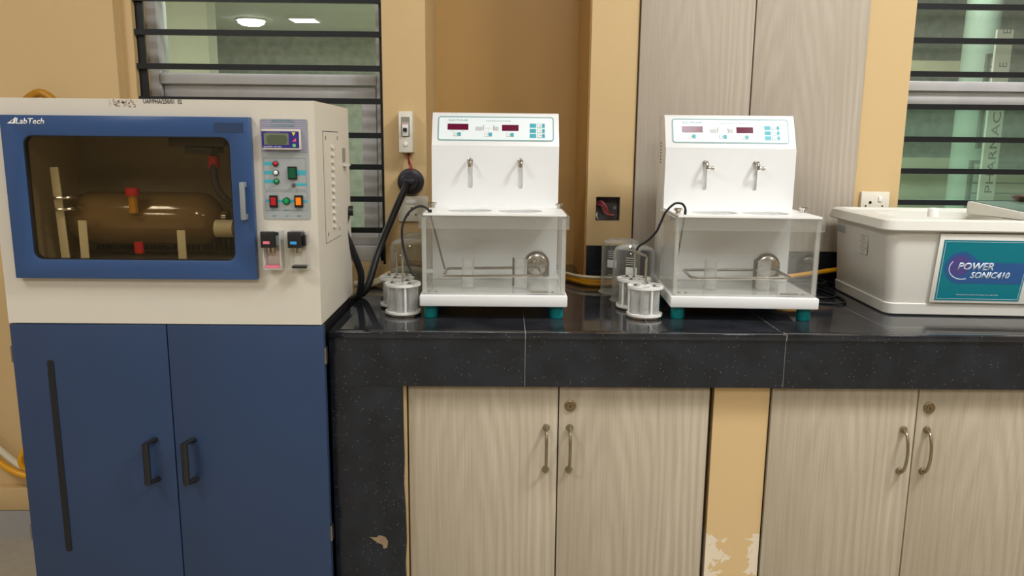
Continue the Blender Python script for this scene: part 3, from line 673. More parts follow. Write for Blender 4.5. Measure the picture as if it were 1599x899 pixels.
# right side of the housing: service plate with bumps, a small vent and latch
SX = LX1
SIDE = Matrix(((0, 0, 1, SX), (1, 0, 0, 0), (0, 1, 0, 0), (0, 0, 0, 1)))   # sheet x -> world y, y -> z, facing +X
o1 = rr(.09, 1.097, .148, .226, .001); 
sp = plate('service_plate', [o1], .0012, SIDE, 'ivory', t)
b = plate_bm([rr(.09, 1.097, .151, .229, .001), o1], .0004, SIDE); obj('plate_gap', b, 'dark', t)
for k in range(12):
    b = bmesh.new(); z_ = 1.18-.0152*k; v = box(b, SX+.001, SX+.0068, .082, .104, z_-.0038, z_+.0038)
    v[5].co.x -= .0045; v[7].co.x -= .0045
    obj('vent_bump', b, 'ivory', sp, bev=.0006)
for y_ in (.035, .148):
    for z_ in (1.198, 1.0): boxo('screw_slot', SX+.0012, SX+.0018, y_-.0015, y_+.0015, z_-.004, z_+.004, 'dark', sp)
plate('side_vent', [rr(.222, 1.16, .034, .032, .001)], .0006, SIDE, 'louver', t)
b = bmesh.new(); box(b, SX, SX+.012, .208, .238, 1.136, 1.141); obj('side_lip', b, 'ivory', t)
# lower cabinet
b = bmesh.new(); box(b, LX0+.006, LX1-.006, LY+.02, LB-.005, .11, .8255); obj('lower_body', b, 'blackp', t)
for x0, x1, hx, sl in ((LX0, -.6775, -.725, True), (-.6755, LX1+.003, -.6465, False)):
    d = boxo('lower_door', x0, x1, LY-.0, LY+.019, .105, .8235, 'blue', t, bev=.0015)
    if sl: plate('black_slot', [rr(-.9155, .539, .0125, .42, .004)], .0015, front(LY-.0001), 'dark', d)
    b = bmesh.new(); tube(b, [(hx+.008, LY+.0, .580), (hx, LY-.026, .580), (hx, LY-.026, .4935), (hx+.008, LY+.0, .4935)], .006, 8, smooth=False)
    bmesh.ops.scale(b, vec=(1.2, 1, 1), verts=b.verts[:], space=Matrix.Translation((-hx, 0, 0)))
    obj('door_handle', b, 'blackp', d)
    for z_ in (.76, .37):
        ex = x0-.004 if sl else x1
        boxo('hinge', ex, ex+.004, LY+.002, LY+.016, z_-.017, z_+.017, 'dull_steel', d)
for x_ in (LX0+.05, LX1-.05):
    for y_ in (LY+.06, LB-.05):
        b = bmesh.new(); cyl(b, (x_, y_, .0405), (x_, y_, .11), .022, n=16); obj('foot', b, 'blackp', t)

# ---------------------------------------------------------------- electrical fittings on the left pier
q = atY(637, 207, WY); t = thing('circuit_breaker', (q.x, WY, 1.163), 'white circuit breaker box with small black toggle on yellow pier', 'switch')
x_ = -.2645
boxo('casing', x_-.019, x_+.019, WY-.045, WY-.0003, 1.163, 1.273, 'socket', t, bev=.002)
boxo('recess', x_-.0115, x_+.0115, WY-.0458, WY-.0451, 1.205, 1.258, 'louver', t)
boxo('breaker', x_-.008, x_+.008, WY-.051, WY-.0459, 1.208, 1.242, 'white', t, bev=.0006)
boxo('toggle', x_-.005, x_+.005, WY-.062, WY-.0512, 1.219, 1.229, 'blackp', t, bev=.001)
boxo('red_mark', x_-.007, x_+.007, WY-.0514, WY-.0511, 1.2385, 1.2405, 'red', t)
b = bmesh.new(); lathe(b, [(.006, 0), (.0055, .003), (0, .004)], (x_, WY-.045, 1.186), 16, 'Y'); obj('cover_screw', b, 'white', t)
t = thing('twisted_wires', (x_, WY, 1.11), 'dark red twisted wires between breaker box and round black plug', 'wire')
b = bmesh.new(); tube(b, [(x_+.003, WY-.02, 1.162), (x_+.006, WY-.022, 1.14), (x_+.012, WY-.02, 1.122), (x_+.010, WY-.02, 1.105)], .0025, 8)
tube(b, [(x_+.007, WY-.018, 1.162), (x_+.004, WY-.018, 1.14), (x_+.010, WY-.024, 1.12), (x_+.016, WY-.02, 1.105)], .0022, 8); o = obj('wire', b, 'wirered', t)
t = thing('industrial_plug', (-.259, WY, 1.05), 'round black heavy plug fixed to the yellow pier with thick cable', 'plug')
c0 = (-.256, WY-.0005, 1.083)
b = bmesh.new(); lathe(b, [(.036, 0), (.037, .015), (.034, .022), (.026, .024), (.026, .019)], c0, 32, 'Y'); obj('socket_ring', b, 'bakelite', t)
b = bmesh.new(); lathe(b, [(.027, .019), (.027, .036), (.022, .042), (0, .043)], c0, 32, 'Y'); obj('plug_body', b, 'bakelite', t)
b = bmesh.new(); box(b, c0[0]-.016, c0[0]+.016, WY-.052, WY-.0425, 1.078, 1.092); obj('grip', b, 'bakelite', t, bev=.003)
b = bmesh.new(); P_ = [(-.262, WY-.045, 1.078), (-.268, WY-.065, 1.062)]
for px, py, y_ in ((610, 345, .50), (590, 395, .43), (577, 438, .38)):
    v = atY(px, py, y_); P_.append((v.x, v.y, max(v.z, CT+.011)))
P_ += [(-.352, .37, CT+.014), (-.374, .37, CT-.004), (-.385, .37, CT-.10)]
tube(b, P_, .0095, 14, 8); o = obj('cable', b, 'rubber', t)
t = thing('black_power_cable', (-.35, .3, .9), 'thick black cable coming out of the side of the water still', 'cable')
b = bmesh.new(); P_ = [(LX1-.004, .262, 1.03)]
for px, py, y_ in ((538, 358, .25), (548, 385, .27), (560, 415, .30), (564, 432, .31)):
    v = atY(px, py, y_); P_.append((v.x, v.y, max(v.z, CT+.010)))
P_ += [(-.356, .325, CT+.016), (-.374, .33, CT-.003), (-.385, .33, CT-.10)]
tube(b, P_, .0085, 14, 8); obj('cable', b, 'rubber', t)
b = bmesh.new(); cyl(b, (LX1, .262, 1.03), (LX1+.01, .264, 1.03), .012, n=16); obj('grommet', b, 'blackp', t)
# socket plates
def outlet(x0, x1, z0, z1, label, holes, sw=None, big=False):
    t = thing('wall_socket', ((x0+x1)/2, WY, z0), label, 'socket')
    boxo('plate', x0, x1, WY-.012, WY-.0003, z0, z1, 'socket', t, bev=.002)
    for hx, hz, r in holes:
        b = bmesh.new(); lathe(b, [(r, 0), (r, .0006), (0, .0006)], (hx, WY-.0121, hz), 16, 'Y'); obj('pin_hole', b, 'dark', t)
    if sw: boxo('rocker', sw[0], sw[1], WY-.0155, WY-.0122, sw[2], sw[3], 'white', t, bev=.0008)
    return t
outlet(-.292, -.208, .972, 1.043, 'white three pin socket plate half hidden behind the thick black cable', [(-.2545, 1.010, .0028), (-.263, .991, .0022), (-.243, .991, .0022)], (-.27, -.24, 1.022, 1.032))
outlet(1.008, 1.088, .985, 1.067, 'white round pin socket plate on yellow pier above the ultrasonic bath', [(1.034, 1.037, .0042), (1.022, 1.027, .0026), (1.069, 1.027, .0026)], (1.056, 1.066, 1.040, 1.054))
# open junction box with loose wires
t = thing('open_junction_box', (.297, WY, .978), 'open square junction hole full of red and pink wires beside the cupboard', 'junction box')
b = bmesh.new(); box(b, .2635, .3305, .655, .6595, .9785, 1.0445); box(b, .2635, .2645, .617, .655, .9785, 1.0445); box(b, .3295, .3305, .617, .655, .9785, 1.0445); box(b, .2645, .3295, .617, .655, .9785, .9795); box(b, .2645, .3295, .617, .655, 1.0435, 1.0445)
obj('box', b, 'boxdark', t)
rnd = random.Random(8)
for k in range(9):
    b = bmesh.new(); o_ = rnd.random()*.008
    tube(b, [(.268, .64, 1.03-.001*k), (.28, .63-o_, 1.034-.002*k), (.292, .628-o_, 1.022-.003*k), (.300+.002*k, .63, 1.0-.001*k), (.306+.0015*k, .645, .988+.002*(k % 3))], .0015, 6, 6)
    obj('wire', b, 'wirepink' if k % 3 else 'wirered', t)
b = bmesh.new(); tube(b, [(.27, .64, .998), (.268, .632, .99), (.272, .636, .981)], .002, 6); obj('wire', b, 'white', t)
b = bmesh.new(); lathe(b, [(.005, 0), (.005, .002), (.002, .002), (.002, .0005), (0, .0005)], (.322, .6545, 1.012), 16, 'Y'); obj('lug', b, 'greyp', t)

# ---------------------------------------------------------------- disintegration testers
def tester(loc, rz, label, second):
    t = thing('disintegration_tester', loc, label, 'lab instrument', 'white tablet disintegration testers on the worktop', rz, local=True)
    hw = .1655; bw = .155 if not second else .158; tw = .160
    # tray and feet
    b = bmesh.new(); box(b, -hw, hw, 0, .325, .030, .0555); obj('base_tray', b, 'enamel', t, bev=.003)
    for x in (-.143, .143):
        for y in (.032, .29):
            b = bmesh.new(); lathe(b, [(.0145, 0), (.0155, .004), (.0155, .0295)], (x, y, .0005), 20); obj('foot', b, 'footteal', t)
    # column: side profile swept across
    prof = [(.218, .0556), (.218, .235), (.2165, .378), (.2135, .384), (.252, .4595), (.258, .4635), (.322, .4635), (.326, .459), (.326, .0556)]
    b = bmesh.new(); A = [b.verts.new((-bw, y, z)) for y, z in prof]; B = [b.verts.new((bw, y, z)) for y, z in prof]
    b.faces.new(A); b.faces.new(B[::-1])
    for i in range(len(prof)): b.faces.new((A[i], A[(i+1) % len(prof)], B[(i+1) % len(prof)], B[i]))
    obj('housing', b, 'enamel', t, bev=.0015)
    slots = [rr(x, .315, .0118, .066, .0059, 8) for x in (-.061, .061)]
    obj('front_panel', plate_bm([[(-bw+.0005, .057), (bw-.0005, .057), (bw-.0005, .382), (-bw+.0005, .382)]]+slots, .0052, front(.2155)), 'enamel', t)
    if second:
        b = bmesh.new()
        for k in range(7): box(b, -bw-.0006, -bw, .275, .295, .345+.008*k, .349+.008*k)
        obj('side_louvers', b, 'louver', t)
    for x in (-.061, .061):
        b = bmesh.new(); s_ = .03 if not second else .034
        tube(b, [(x, .212, .349), (x, .2, .3505), (x, .189, .3495), (x, .184, .344), (x, .184, .334)], .0042, 10, 5)
        lathe(b, [(.0066, 0), (.0066, .004), (.0045, .005), (0, .005)], (x, .2103, .349), 16, 'Y')
        h = obj('lifting_hook', b, 'steel', t)
        if second:
            b = bmesh.new(); cyl(b, (x+.003, .187, .337), (x+.016, .187, .336), .003, n=12); cyl(b, (x+.011, .187, .3363), (x+.017, .187, .336), .005, n=12); obj('thumb_screw', b, 'steel', h)
    # control panel on the sloping face
    o_ = Vector((0, .2135, .384)); v_ = (Vector((0, .252, .4595))-o_).normalized(); L_ = (Vector((0, .252, .4595))-o_).length
    n_ = Vector((1, 0, 0)).cross(v_)
    T = Matrix((Vector((1, 0, 0)), v_, n_)).transposed().to_4x4(); T.translation = o_+v_*(L_/2)
    def P(px, py): return (px-774.5)*.00156, (203.6-py)*(L_/53.0)
    def TT(h): return T @ Matrix.Translation((0, 0, h))
    def pr(name, x0, y0, x1, y1, th, m_, par, r=.0006, h=.0013):
        a = P(x0, y0); c = P(x1, y1); return plate(name, [rr((a[0]+c[0])/2, (a[1]+c[1])/2, abs(c[0]-a[0]), abs(a[1]-c[1]), r)], th, TT(h), m_, par)
    c0 = P(775, 201.5); cpn = plate('control_panel', [rr(c0[0], c0[1], .281, .0635, .006)], .001, TT(.0002), 'face', t)
    plate('outline', [rr(c0[0], c0[1], .2825, .065, .0068), rr(c0[0], c0[1], .2775, .060, .005)], .0004, TT(.0012), 'facelin', cpn)
    Q = P(716, 187.5); text('lettering', 'ELECTROLAB', Q[0], Q[1], .0052, .046, TT(.0013), 'facelin', cpn)
    Q = P(779, 188.5); text('lettering', 'DISINTEGRATION TESTER', Q[0], Q[1], .0022, .06, TT(.0013), 'facelin', cpn)
    d_ = pr('display', 699.5, 194, 732, 204, .0008, 'led', cpn)
    pr('display', 784.5, 195, 810.5, 205, .0008, 'led', cpn)
    for a in ((743, 198.5, 754, 205), (772, 198, 779, 205)): pr('beaker_symbol', *a, .0003, 'keygrey', cpn)
    for a in ((755, 195.5, 756, 204.5), (771, 196, 772, 204.5)): pr('stand_symbol', *a, .0003, 'louver', cpn, .0001)
    pr('link_line', 758, 200.5, 769, 201, .0002, 'keygrey', cpn, .0001); pr('link_line', 763, 201, 763.6, 207.5, .0002, 'keygrey', cpn, .0001)
    for x0, y0 in ((709, 208), (757.5, 208.3), (791.5, 208.7)):
        k = pr('key', x0, y0, x0+11.5, y0+6.5, .0005, 'facelin', cpn); pr('key_cap', x0+.5, y0+.5, x0+8, y0+6, .0002, 'white', k, .0003, .0019); pr('key_cap', x0+6, y0+.6, x0+11, y0+5.8, .0003, 'teal', k, .0003, .0019)
        Q = P(x0+5, y0+3.4); text('lettering', 'SET', Q[0], Q[1], .0022, .006, TT(.0023), 'ink', k)
    for r_, y0 in enumerate((192.5, 201.3, 209.6)):
        k = pr('key', 828, y0, 837.8, y0+6.8, .0005, 'teal', cpn); 
        Q = P(833, y0+3.4); text('lettering', '+' if r_ == 0 else ('BEAKER' if r_ == 1 else '-'), Q[0], Q[1], .0025, .008 if r_ == 1 else .003, TT(.0019), 'facelin', k)
        k = pr('key', 839.5, y0, 851.5, y0+6.8, .0005, 'teal', cpn); pr('key_cap', 840.2, y0+.6, 847.5, y0+6.2, .0002, 'white', k, .0003, .0019)
        Q = P(846, y0+3.5); text('lettering', ('HEATER', 'START', 'STOP')[r_], Q[0], Q[1], .0022, .011, TT(.0023), 'ink', k)
    for px in (706, 723): Q = P(px, 205.8); text('lettering', 'TIME', Q[0], Q[1], .0012, .007, TT(.0013), 'louver', cpn)
    # acrylic bath
    z0, z1 = .0562, .2305; y0, y1 = .007, .2135; th = .0045
    bath = bmesh.new(); box(bath, -tw, tw, y0, y0+th, z0, z1); front_wall = obj('bath_wall', bath, 'acrylic', t)
    boxo('bath_wall', -tw, tw, y1-th, y1, z0, z1, 'acrylic', t)
    for s in (-1, 1):
        a, c = sorted((s*tw, s*(tw-th))); boxo('bath_wall', a, c, y0+th, y1-th, z0, z1, 'acrylic', t)
        # bright look of the acrylic edges painted as pale vertical strips
        a, c = sorted((s*tw, s*(tw-.009))); boxo('corner_strip', a+.0002, c, y0+th+.0002, y0+th+.007, z0+.004, z1-.002, 'acedge', t)
    boxo('bath_floor', -tw+th, tw-th, y0+th, y1-th, z0, z0+.004, 'acrylic', t)
    o1 = [(-tw-.006, y0-.006), (tw+.006, y0-.006), (tw+.006, y1), (-tw-.006, y1)]; o2 = [(-tw-.0002, y0-.0002), (tw+.0002, y0-.0002), (tw+.0002, y1-.0005), (-tw-.0002, y1-.0005)]
    obj('bath_rim', plate_bm([o1, o2], .028, Matrix.Translation((0, 0, .205))), 'rimclear', t)
    # lid
    lz = .2335; hc = [(-.0585, .092), (.0585, .092)]
    lid = obj('lid', plate_bm([[(-tw+.004, y0-.003), (tw-.001, y0-.003), (tw-.001, y1+.001), (-tw+.004, y1+.001)]]+[circ(x, y, .0525, 40) for x, y in hc], .004, Matrix.Translation((0, 0, lz))), 'white', t)
    for x, y in hc:
        b = bmesh.new(); lathe(b, [(.0524, 0), (.0524, .0015), (0, .0015)], (x, y, lz+.0005), 40); obj('hole_cover', b, 'frost', lid)
    for x, y in ((-.149, .165 if not second else .05), (.155, .165 if not second else .12)):
        b = bmesh.new(); lathe(b, [(.006, 0), (.006, .006), (.0095, .007), (.0100, .011), (.008, .013), (0, .0135)], (x, y, lz+.0041), 20); obj('lid_knob', b, 'chrome' if second else 'steel', t)
    # heater loop, sensor, dish, cylinders
    zr = .093
    b = bmesh.new(); pts = []
    for cx_, cy_, a0 in ((.095, .135, 0), (-.100, .135, 90), (-.100, .045, 180), (.095, .045, 270)):
        for i in range(7):
            a = R(a0+15*i); pts.append((cx_+.014*math.cos(a), cy_+.014*math.sin(a), zr+.006*math.sin((cx_+.1)*3)))
    tube(b, pts, .0034, 10, closed=True, smooth=False)
    tube(b, [(.109, .10, zr), (.104, .13, zr+.008), (.10, .17, zr+.012), (.10, .205, zr+.012)], .0034, 10, 6)
    obj('heater_loop', b, 'steel', t)
    arch = [(.062+.0, .067)] + [(.105+.032*math.cos(a), .105+.032*math.sin(a)) for a in [math.pi-math.pi*i/20 for i in range(21)]]
    arch = [(.073, .067)] + [(.104+.031*math.cos(math.pi-math.pi*i/20), .098+.031*math.sin(math.pi*i/20)) for i in range(21)] + [(.135, .067)]
    dsh = obj('circulation_plate', plate_bm([arch], .003, front(.2065)), 'dull_steel', t)
    b = bmesh.new(); lathe(b, [(.027, 0), (.026, .005), (.022, .007), (0, .0075)], (.104, .2032, .097), 28, 'Y'); obj('dish', b, 'steel', dsh)
    b = bmesh.new(); cyl(b, (.106, .197, .085), (.106, .197, .107), .0045, n=14); lathe(b, [(.006, 0), (.006, .004), (0, .005)], (.106, .197, .107), 14); obj('fitting', b, 'chrome', dsh)
    for x in (-.061, .062):
        b = bmesh.new(); lathe(b, [(.0145, .001), (.0145, .066), (.013, .066), (.013, .004), (0, .004)], (x, .085, .060), 28)
        cyg = obj('glass_cylinder', b, 'glassw', t)
        b = bmesh.new(); lathe(b, [(.0128, 0), (.0128, .003), (0, .003)], (x, .085, .104), 24); obj('inner_rim', b, 'glassw', cyg)
    boxo('steel_strip', .0425, .0475, .10, .103, .0605, .127, 'dull_steel', t)
    boxo('tray_slot', .083, .122, -.0+.012, .02, .0605, .0635, 'louver', t)
    for x in (-.146, -.13, .133): boxo('floor_screw', x-.003, x+.003, .013, .018, .0605, .0635, 'louver', t)
    boxo('side_clip', -tw+th+.0005, -tw+.022, .05, .056, .098, .106, 'acedge', t)
    # temperature sensor and its black cable
    if not second:
        s0, s1 = (-.142, .03, .232), (-.116, .10, .1)
        cab = [(-.1435, .028, .238), (-.148, .022, .246), (-.158, .016, .252), (-.172, .014, .250), (-.190, .014, .236), (-.2035, .016, .205), (-.2025, .018, .165), (-.192, .016, .125), (-.183, .012, .104), (-.179, .012, .0985), (-.173, .016, .100)]
    else:
        s0, s1 = (-.137, .03, .236), (-.139, .10, .116)
        cab = [(-.137, .028, .240), (-.1385, .025, .252), (-.147, .022, .262), (-.163, .02, .262), (-.180, .022, .245), (-.190, .03, .22), (-.197, .035, .20), (-.209, .045, .182), (-.219, .06, .170), (-.229, .085, .158), (-.232, .11, .145)]
    b = bmesh.new(); tube(b, [s0, s1], .0021, 10, smooth=False); sn = obj('sensor_rod', b, 'dull_steel', t)
    b = bmesh.new(); tube(b, cab, .0027, 10, 6); obj('sensor_cable', b, 'rubber', sn)
    b = bmesh.new(); cyl(b, s0, Vector(s0)+Vector((0, -.001, .012)), .0033, n=12); obj('sensor_sleeve', b, 'rubber', sn)
    return t
tester((-.0185, .12, CT), 0, 'white disintegration tester nearest the blue cabinet, dark red displays, yellow wall behind', False)
tester((.545, .12, CT), -.045, 'white disintegration tester beside the ultrasonic bath, tall grey cupboard behind it', True)

# ---------------------------------------------------------------- basket racks
def basket(loc, rz, label, hook=1, r=.041, h=.074):
    t = thing('basket_rack', loc, label, 'basket rack', 'tube basket racks beside the testers', rz, local=True)
    b = bmesh.new(); lathe(b, [(r*.55, 0), (r, 0), (r, .004), (r*.55, .004)], (0, 0, .0005), 36, closed=True); obj('mesh_ring', b, 'steel', t)
    for k, (z0, z1) in enumerate(((.005, .010), (h-.006, h))):
        lp = [circ(0, 0, r*1.0, 44)]+[circ(r*.62*math.cos(R(60*i+20)), r*.62*math.sin(R(60*i+20)), .0112, 20) for i in range(6)]
        obj('disc', plate_bm(lp, z1-z0, Matrix.Translation((0, 0, z0))), 'white', t)
    b = bmesh.new(); lathe(b, [(r*1.02, 0), (r*1.02, .0015), (0, .0015)], (0, 0, h+.0003), 40)
    for i in range(6):
        a = R(60*i+20); b = bmesh.new(); lathe(b, [(.0108, .0002), (.0108, h-.011), (.0095, h-.011), (.0095, .0002)], (r*.62*math.cos(a), r*.62*math.sin(a), .0102), 20, closed=True); obj('glass_tube', b, 'glassw', t)
    for i in range(3):
        a = R(120*i-75); b = bmesh.new(); cyl(b, (r*.88*math.cos(a), r*.88*math.sin(a), .010), (r*.88*math.cos(a), r*.88*math.sin(a), h-.006), .0026, n=12); obj('spacer_rod', b, 'white', t)
        b = bmesh.new(); cyl(b, (r*.6*math.cos(a+.5), r*.6*math.sin(a+.5), h), (r*.6*math.cos(a+.5), r*.6*math.sin(a+.5), h+.003), .0035, n=12); obj('cap_nut', b, 'dull_steel', t)
    b = bmesh.new()
    if hook: tube(b, [(0, 0, h), (0, 0, h+.055), (0, -.001, h+.063), (-.006, -.002, h+.069), (-.02, -.004, h+.0745), (-.034, -.006, h+.080)], .003, 10, 6)
    else: tube(b, [(0, 0, h), (0, 0, h+.055), (.0, .001, h+.06), (-.006, .004, h+.062)], .0026, 10, 5)
    obj('hanger_rod', b, 'steel', t); return t
basket((-.2275, .175, CT+.0006), 0, 'nearer tube basket rack at the foot of the tester beside the water still', 0)
basket((-.2525, .262, CT+.0006), 1.3, 'rear tube basket rack half hidden, between the water still and first tester', 0)
basket((.3285, .165, CT+.0006), 0, 'nearer tube basket rack with bent hanger, between the two testers', 1)
basket((.318, .262, CT+.0006), .9, 'rear tube basket rack in front of the upturned beakers', 1)

# ---------------------------------------------------------------- upturned beakers
def beaker(loc, label, r=.052, h=.145, rz=0, prints=True):
    t = thing('glass_beaker', loc, label, 'beaker', 'upturned glass beakers on the worktop', rz, local=True)
    b = bmesh.new(); w = .0018
    lathe(b, [(r+.006, 0), (r+.002, .003), (r, .012), (r, h-.02), (r-.005, h-.007), (r-.018, h), (0, h+.001), (0, h-w), (r-.018, h-w), (r-.006, h-.009), (r-w, h-.02), (r-w, .013), (r+.001, .004), (r+.005, 0)], (0, 0, .0005), 44)
    obj('glass_wall', b, 'glass', t)
    if prints:
        def band(z0, z1, a0, a1):
            b = bmesh.new(); A = [];n = 8
            for i in range(n+1):
                a = R(a0+(a1-a0)*i/n); A.append((b.verts.new(((r+.0005)*math.cos(a), (r+.0005)*math.sin(a), z0)), b.verts.new(((r+.0005)*math.cos(a), (r+.0005)*math.sin(a), z1))))
            for i in range(n): b.faces.new((A[i][0], A[i+1][0], A[i+1][1], A[i][1]))
            return b
        obj('marking_patch', band(.072, .092, -112, -82), 'printwhite', t)
        b = bmesh.new()
        for z, a1 in ((.098, -88), (.1035, -92), (.109, -85), (.1145, -92)): merge(b, band(z, z+.0011, -112, a1))
        for z, a1 in ((.03, -90), (.052, -90)): merge(b, band(z, z+.001, -108, a1))
        merge(b, band(.03, .053, -90.8, -90)); merge(b, band(.038, .039, -104, -94)); merge(b, band(.044, .045, -104, -94))
        obj('printed_marks', b, 'printwhite', t)['kind'] = 'stuff'
    return t
beaker((.333, .362, CT), 'upturned glass beaker with white print, nearer of the pair left of the second tester', h=.140, rz=-.15)
beaker((.318, .478, CT), 'upturned glass beaker, farther of the pair, against the yellow pier', h=.142, rz=-.5)
beaker((-.236, .392, CT), 'upturned glass beaker behind the racks by the thick black cable', prints=False, r=.050, h=.147)
beaker((-.222, .505, CT), 'taller upturned glass beaker under the white socket plate', prints=False, r=.05, h=.150)

# ---------------------------------------------------------------- hoses along the wall
def hose(name, pts, r, m_, label, cat='hose'):
    b = bmesh.new(); tube(b, pts, r, 12, 10); t = obj(name, b, m_); tag(t, label, cat); return t
hose('yellow_hose', [(.19, .64, CT+.008), (.22, .60, CT+.009), (.30, .575, CT+.009), (.40, .58, CT+.011), (.55, .55, CT+.02), (.70, .50, CT+.034), (.80, .49, CT+.046), (.93, .555, CT+.052), (1.0, .58, CT+.05)], .0065, 'yhose', 'bright yellow hose running behind the second tester to the bath')
hose('cream_cable', [(-.15, .70, CT+.005), (-.05, .72, CT+.016), (.05, .715, CT+.02), (.15, .70, CT+.02), (.22, .585, CT+.0235), (.30, .56, CT+.0235), (.40, .565, CT+.024), (.52, .56, CT+.005)], .0045, 'whose', 'cream cable lying on the yellow hose at the back of the worktop', 'cable')
hose('ochre_hose', [(-.10, .68, CT+.008), (.0, .67, CT+.007), (.1, .665, CT+.007), (.17, .66, CT+.007), (.24, .555, CT+.007), (.36, .548, CT+.007)], .0060, 'ydark', 'dull ochre hose under the cream cable in the alcove')
hose('tan_hose', [(-.40, .50, CT+.011), (-.36, .50, CT+.011), (-.33, .535, CT+.02), (-.30, .565, CT+.036), (-.27, .575, CT+.042), (-.2, .58, CT+.03), (-.12, .59, CT+.011)], .0095, 'whose', 'cream hose arching over the worktop behind the thick black cables')
hose('amber_hose', [(-.40, .52, CT+.009), (-.35, .53, CT+.009), (-.32, .555, CT+.03), (-.29, .59, CT+.052), (-.25, .598, CT+.055), (-.2, .6, CT+.04), (-.15, .603, CT+.009)], .008, 'ydark', 'amber hose arching close to the wall behind the thick black cables')
hose('power_lead', [(.72, .52, CT+.003), (.80, .50, CT+.02), (.88, .50, CT+.024), (.905, .585, CT+.02), (.95, .60, CT+.004)], .0025, 'rubber', 'thin black cord arching between second tester and bath', 'cord')
hose('power_lead', [(.73, .44, CT+.003), (.80, .41, CT+.003), (.86, .40, CT+.003), (.90, .47, CT+.003), (.90, .57, CT+.003), (.93, .595, CT+.003)], .0028, 'rubber', 'thin black cord lying flat left of the bath, rear one', 'cord')
hose('power_lead', [(.74, .36, CT+.003), (.80, .33, CT+.003), (.85, .32, CT+.004), (.875, .35, CT+.003), (.885, .42, CT+.003), (.878, .53, CT+.003)], .003, 'rubber', 'thin black cord lying flat left of the bath, nearest one', 'cord')
# floor corner on the left
P_ = [atY(px, py, .545-.03) for px, py in ((-150, 640), (-60, 665), (0, 722), (40, 742), (70, 738))]
hose('yellow_floor_hose', [tuple(p) for p in P_]+[(-1.35, .5, .30), (-1.25, .5, .5), (-1.18, .5, .9), (-1.2, .47, 1.2)], .009, 'yhose', 'bright yellow hose sagging behind the blue cabinet near the skirting')
P_ = [atY(px, py, .545-.015) for px, py in ((-150, 620), (-60, 650), (0, 702), (40, 731), (80, 735))]
hose('white_floor_hose', [tuple(p) for p in P_], .010, 'whose', 'cream hose above the yellow one near the skirting')
P_ = [atY(px, py, .53) for px, py in ((34, 175), (40, 158), (62, 145), (84, 158), (90, 175))]
hose('orange_hose', [tuple(p) for p in P_], .011, 'ydark', 'orange hose loop peeping over the top of the ivory cabinet')
P_ = [atZ(px, py, FL+.006) for px, py in ((-140, 822), (-60, 826), (0, 829), (45, 833), (110, 834))]
hose('white_floor_cable', [tuple(p) for p in P_], .0045, 'white', 'white cable lying on the floor along the skirting', 'cable')

# ---------------------------------------------------------------- ultrasonic bath
t = thing('ultrasonic_bath', (.898, .2, CT), 'cream ultrasonic bath with teal POWER SONIC label and raised console', 'ultrasonic bath', rz=-.055, local=True)
BW, BD = .52, .36
def ring_loop(b, x0, x1, y0, y1, z, r, n=5):
    lp = rr((x0+x1)/2, (y0+y1)/2, x1-x0, y1-y0, r, n); return [b.verts.new((x, y, z)) for x, y in lp]
def loft(b, loops, capa=True, capb=True):
    for A, B in zip(loops, loops[1:]):
        for i in range(len(A)): b.faces.new((A[i], A[(i+1) % len(A)], B[(i+1) % len(A)], B[i]))
    if capa: b.faces.new(loops[0][::-1])
    if capb: b.faces.new(loops[-1])
b = bmesh.new()
loft(b, [ring_loop(b, .014, BW-.014, .010, BD-.010, .0005, .02), ring_loop(b, .010, BW-.010, .004, BD-.004, .004, .024), ring_loop(b, .008, BW-.008, .002, BD-.002, .028, .024),
         ring_loop(b, .012, BW-.012, .006, BD-.006, .030, .022), ring_loop(b, .0115, BW-.0115, .0055, BD-.0055, .032, .022), ring_loop(b, .0, BW, .0, BD, .203, .028)])
obj('body', b, 'bath', t)
b = bmesh.new()
rim_in = (.025, BW-.02, .03, BD-.03)
loft(b, [ring_loop(b, .006, BW-.006, .006, BD-.006, .2, .028), ring_loop(b, -.016, BW+.016, -.014, BD+.014, .201, .032), ring_loop(b, -.018, BW+.018, -.016, BD+.016, .204, .033), ring_loop(b, -.012, BW+.012, -.012, BD+.012, .224, .03), ring_loop(b, -.006, BW+.006, -.006, BD+.006, .2275, .028),
         ring_loop(b, .008, BW-.008, .006, BD-.006, .2275, .024), ring_loop(b, .014, BW-.014, .012, BD-.012, .2215, .02), ring_loop(b, .07, BW-.19, .06, BD-.05, .2205, .04), ring_loop(b, .076, BW-.196, .066, BD-.056, .15, .035)])
obj('rim_deck', b, 'bath', t)
b = bmesh.new(); lathe(b, [(.0135, 0), (.0132, .019), (.011, .022), (0, .0225)], (-0+.164, .147, .2215), 24); obj('drain_cap', b, 'white', t)
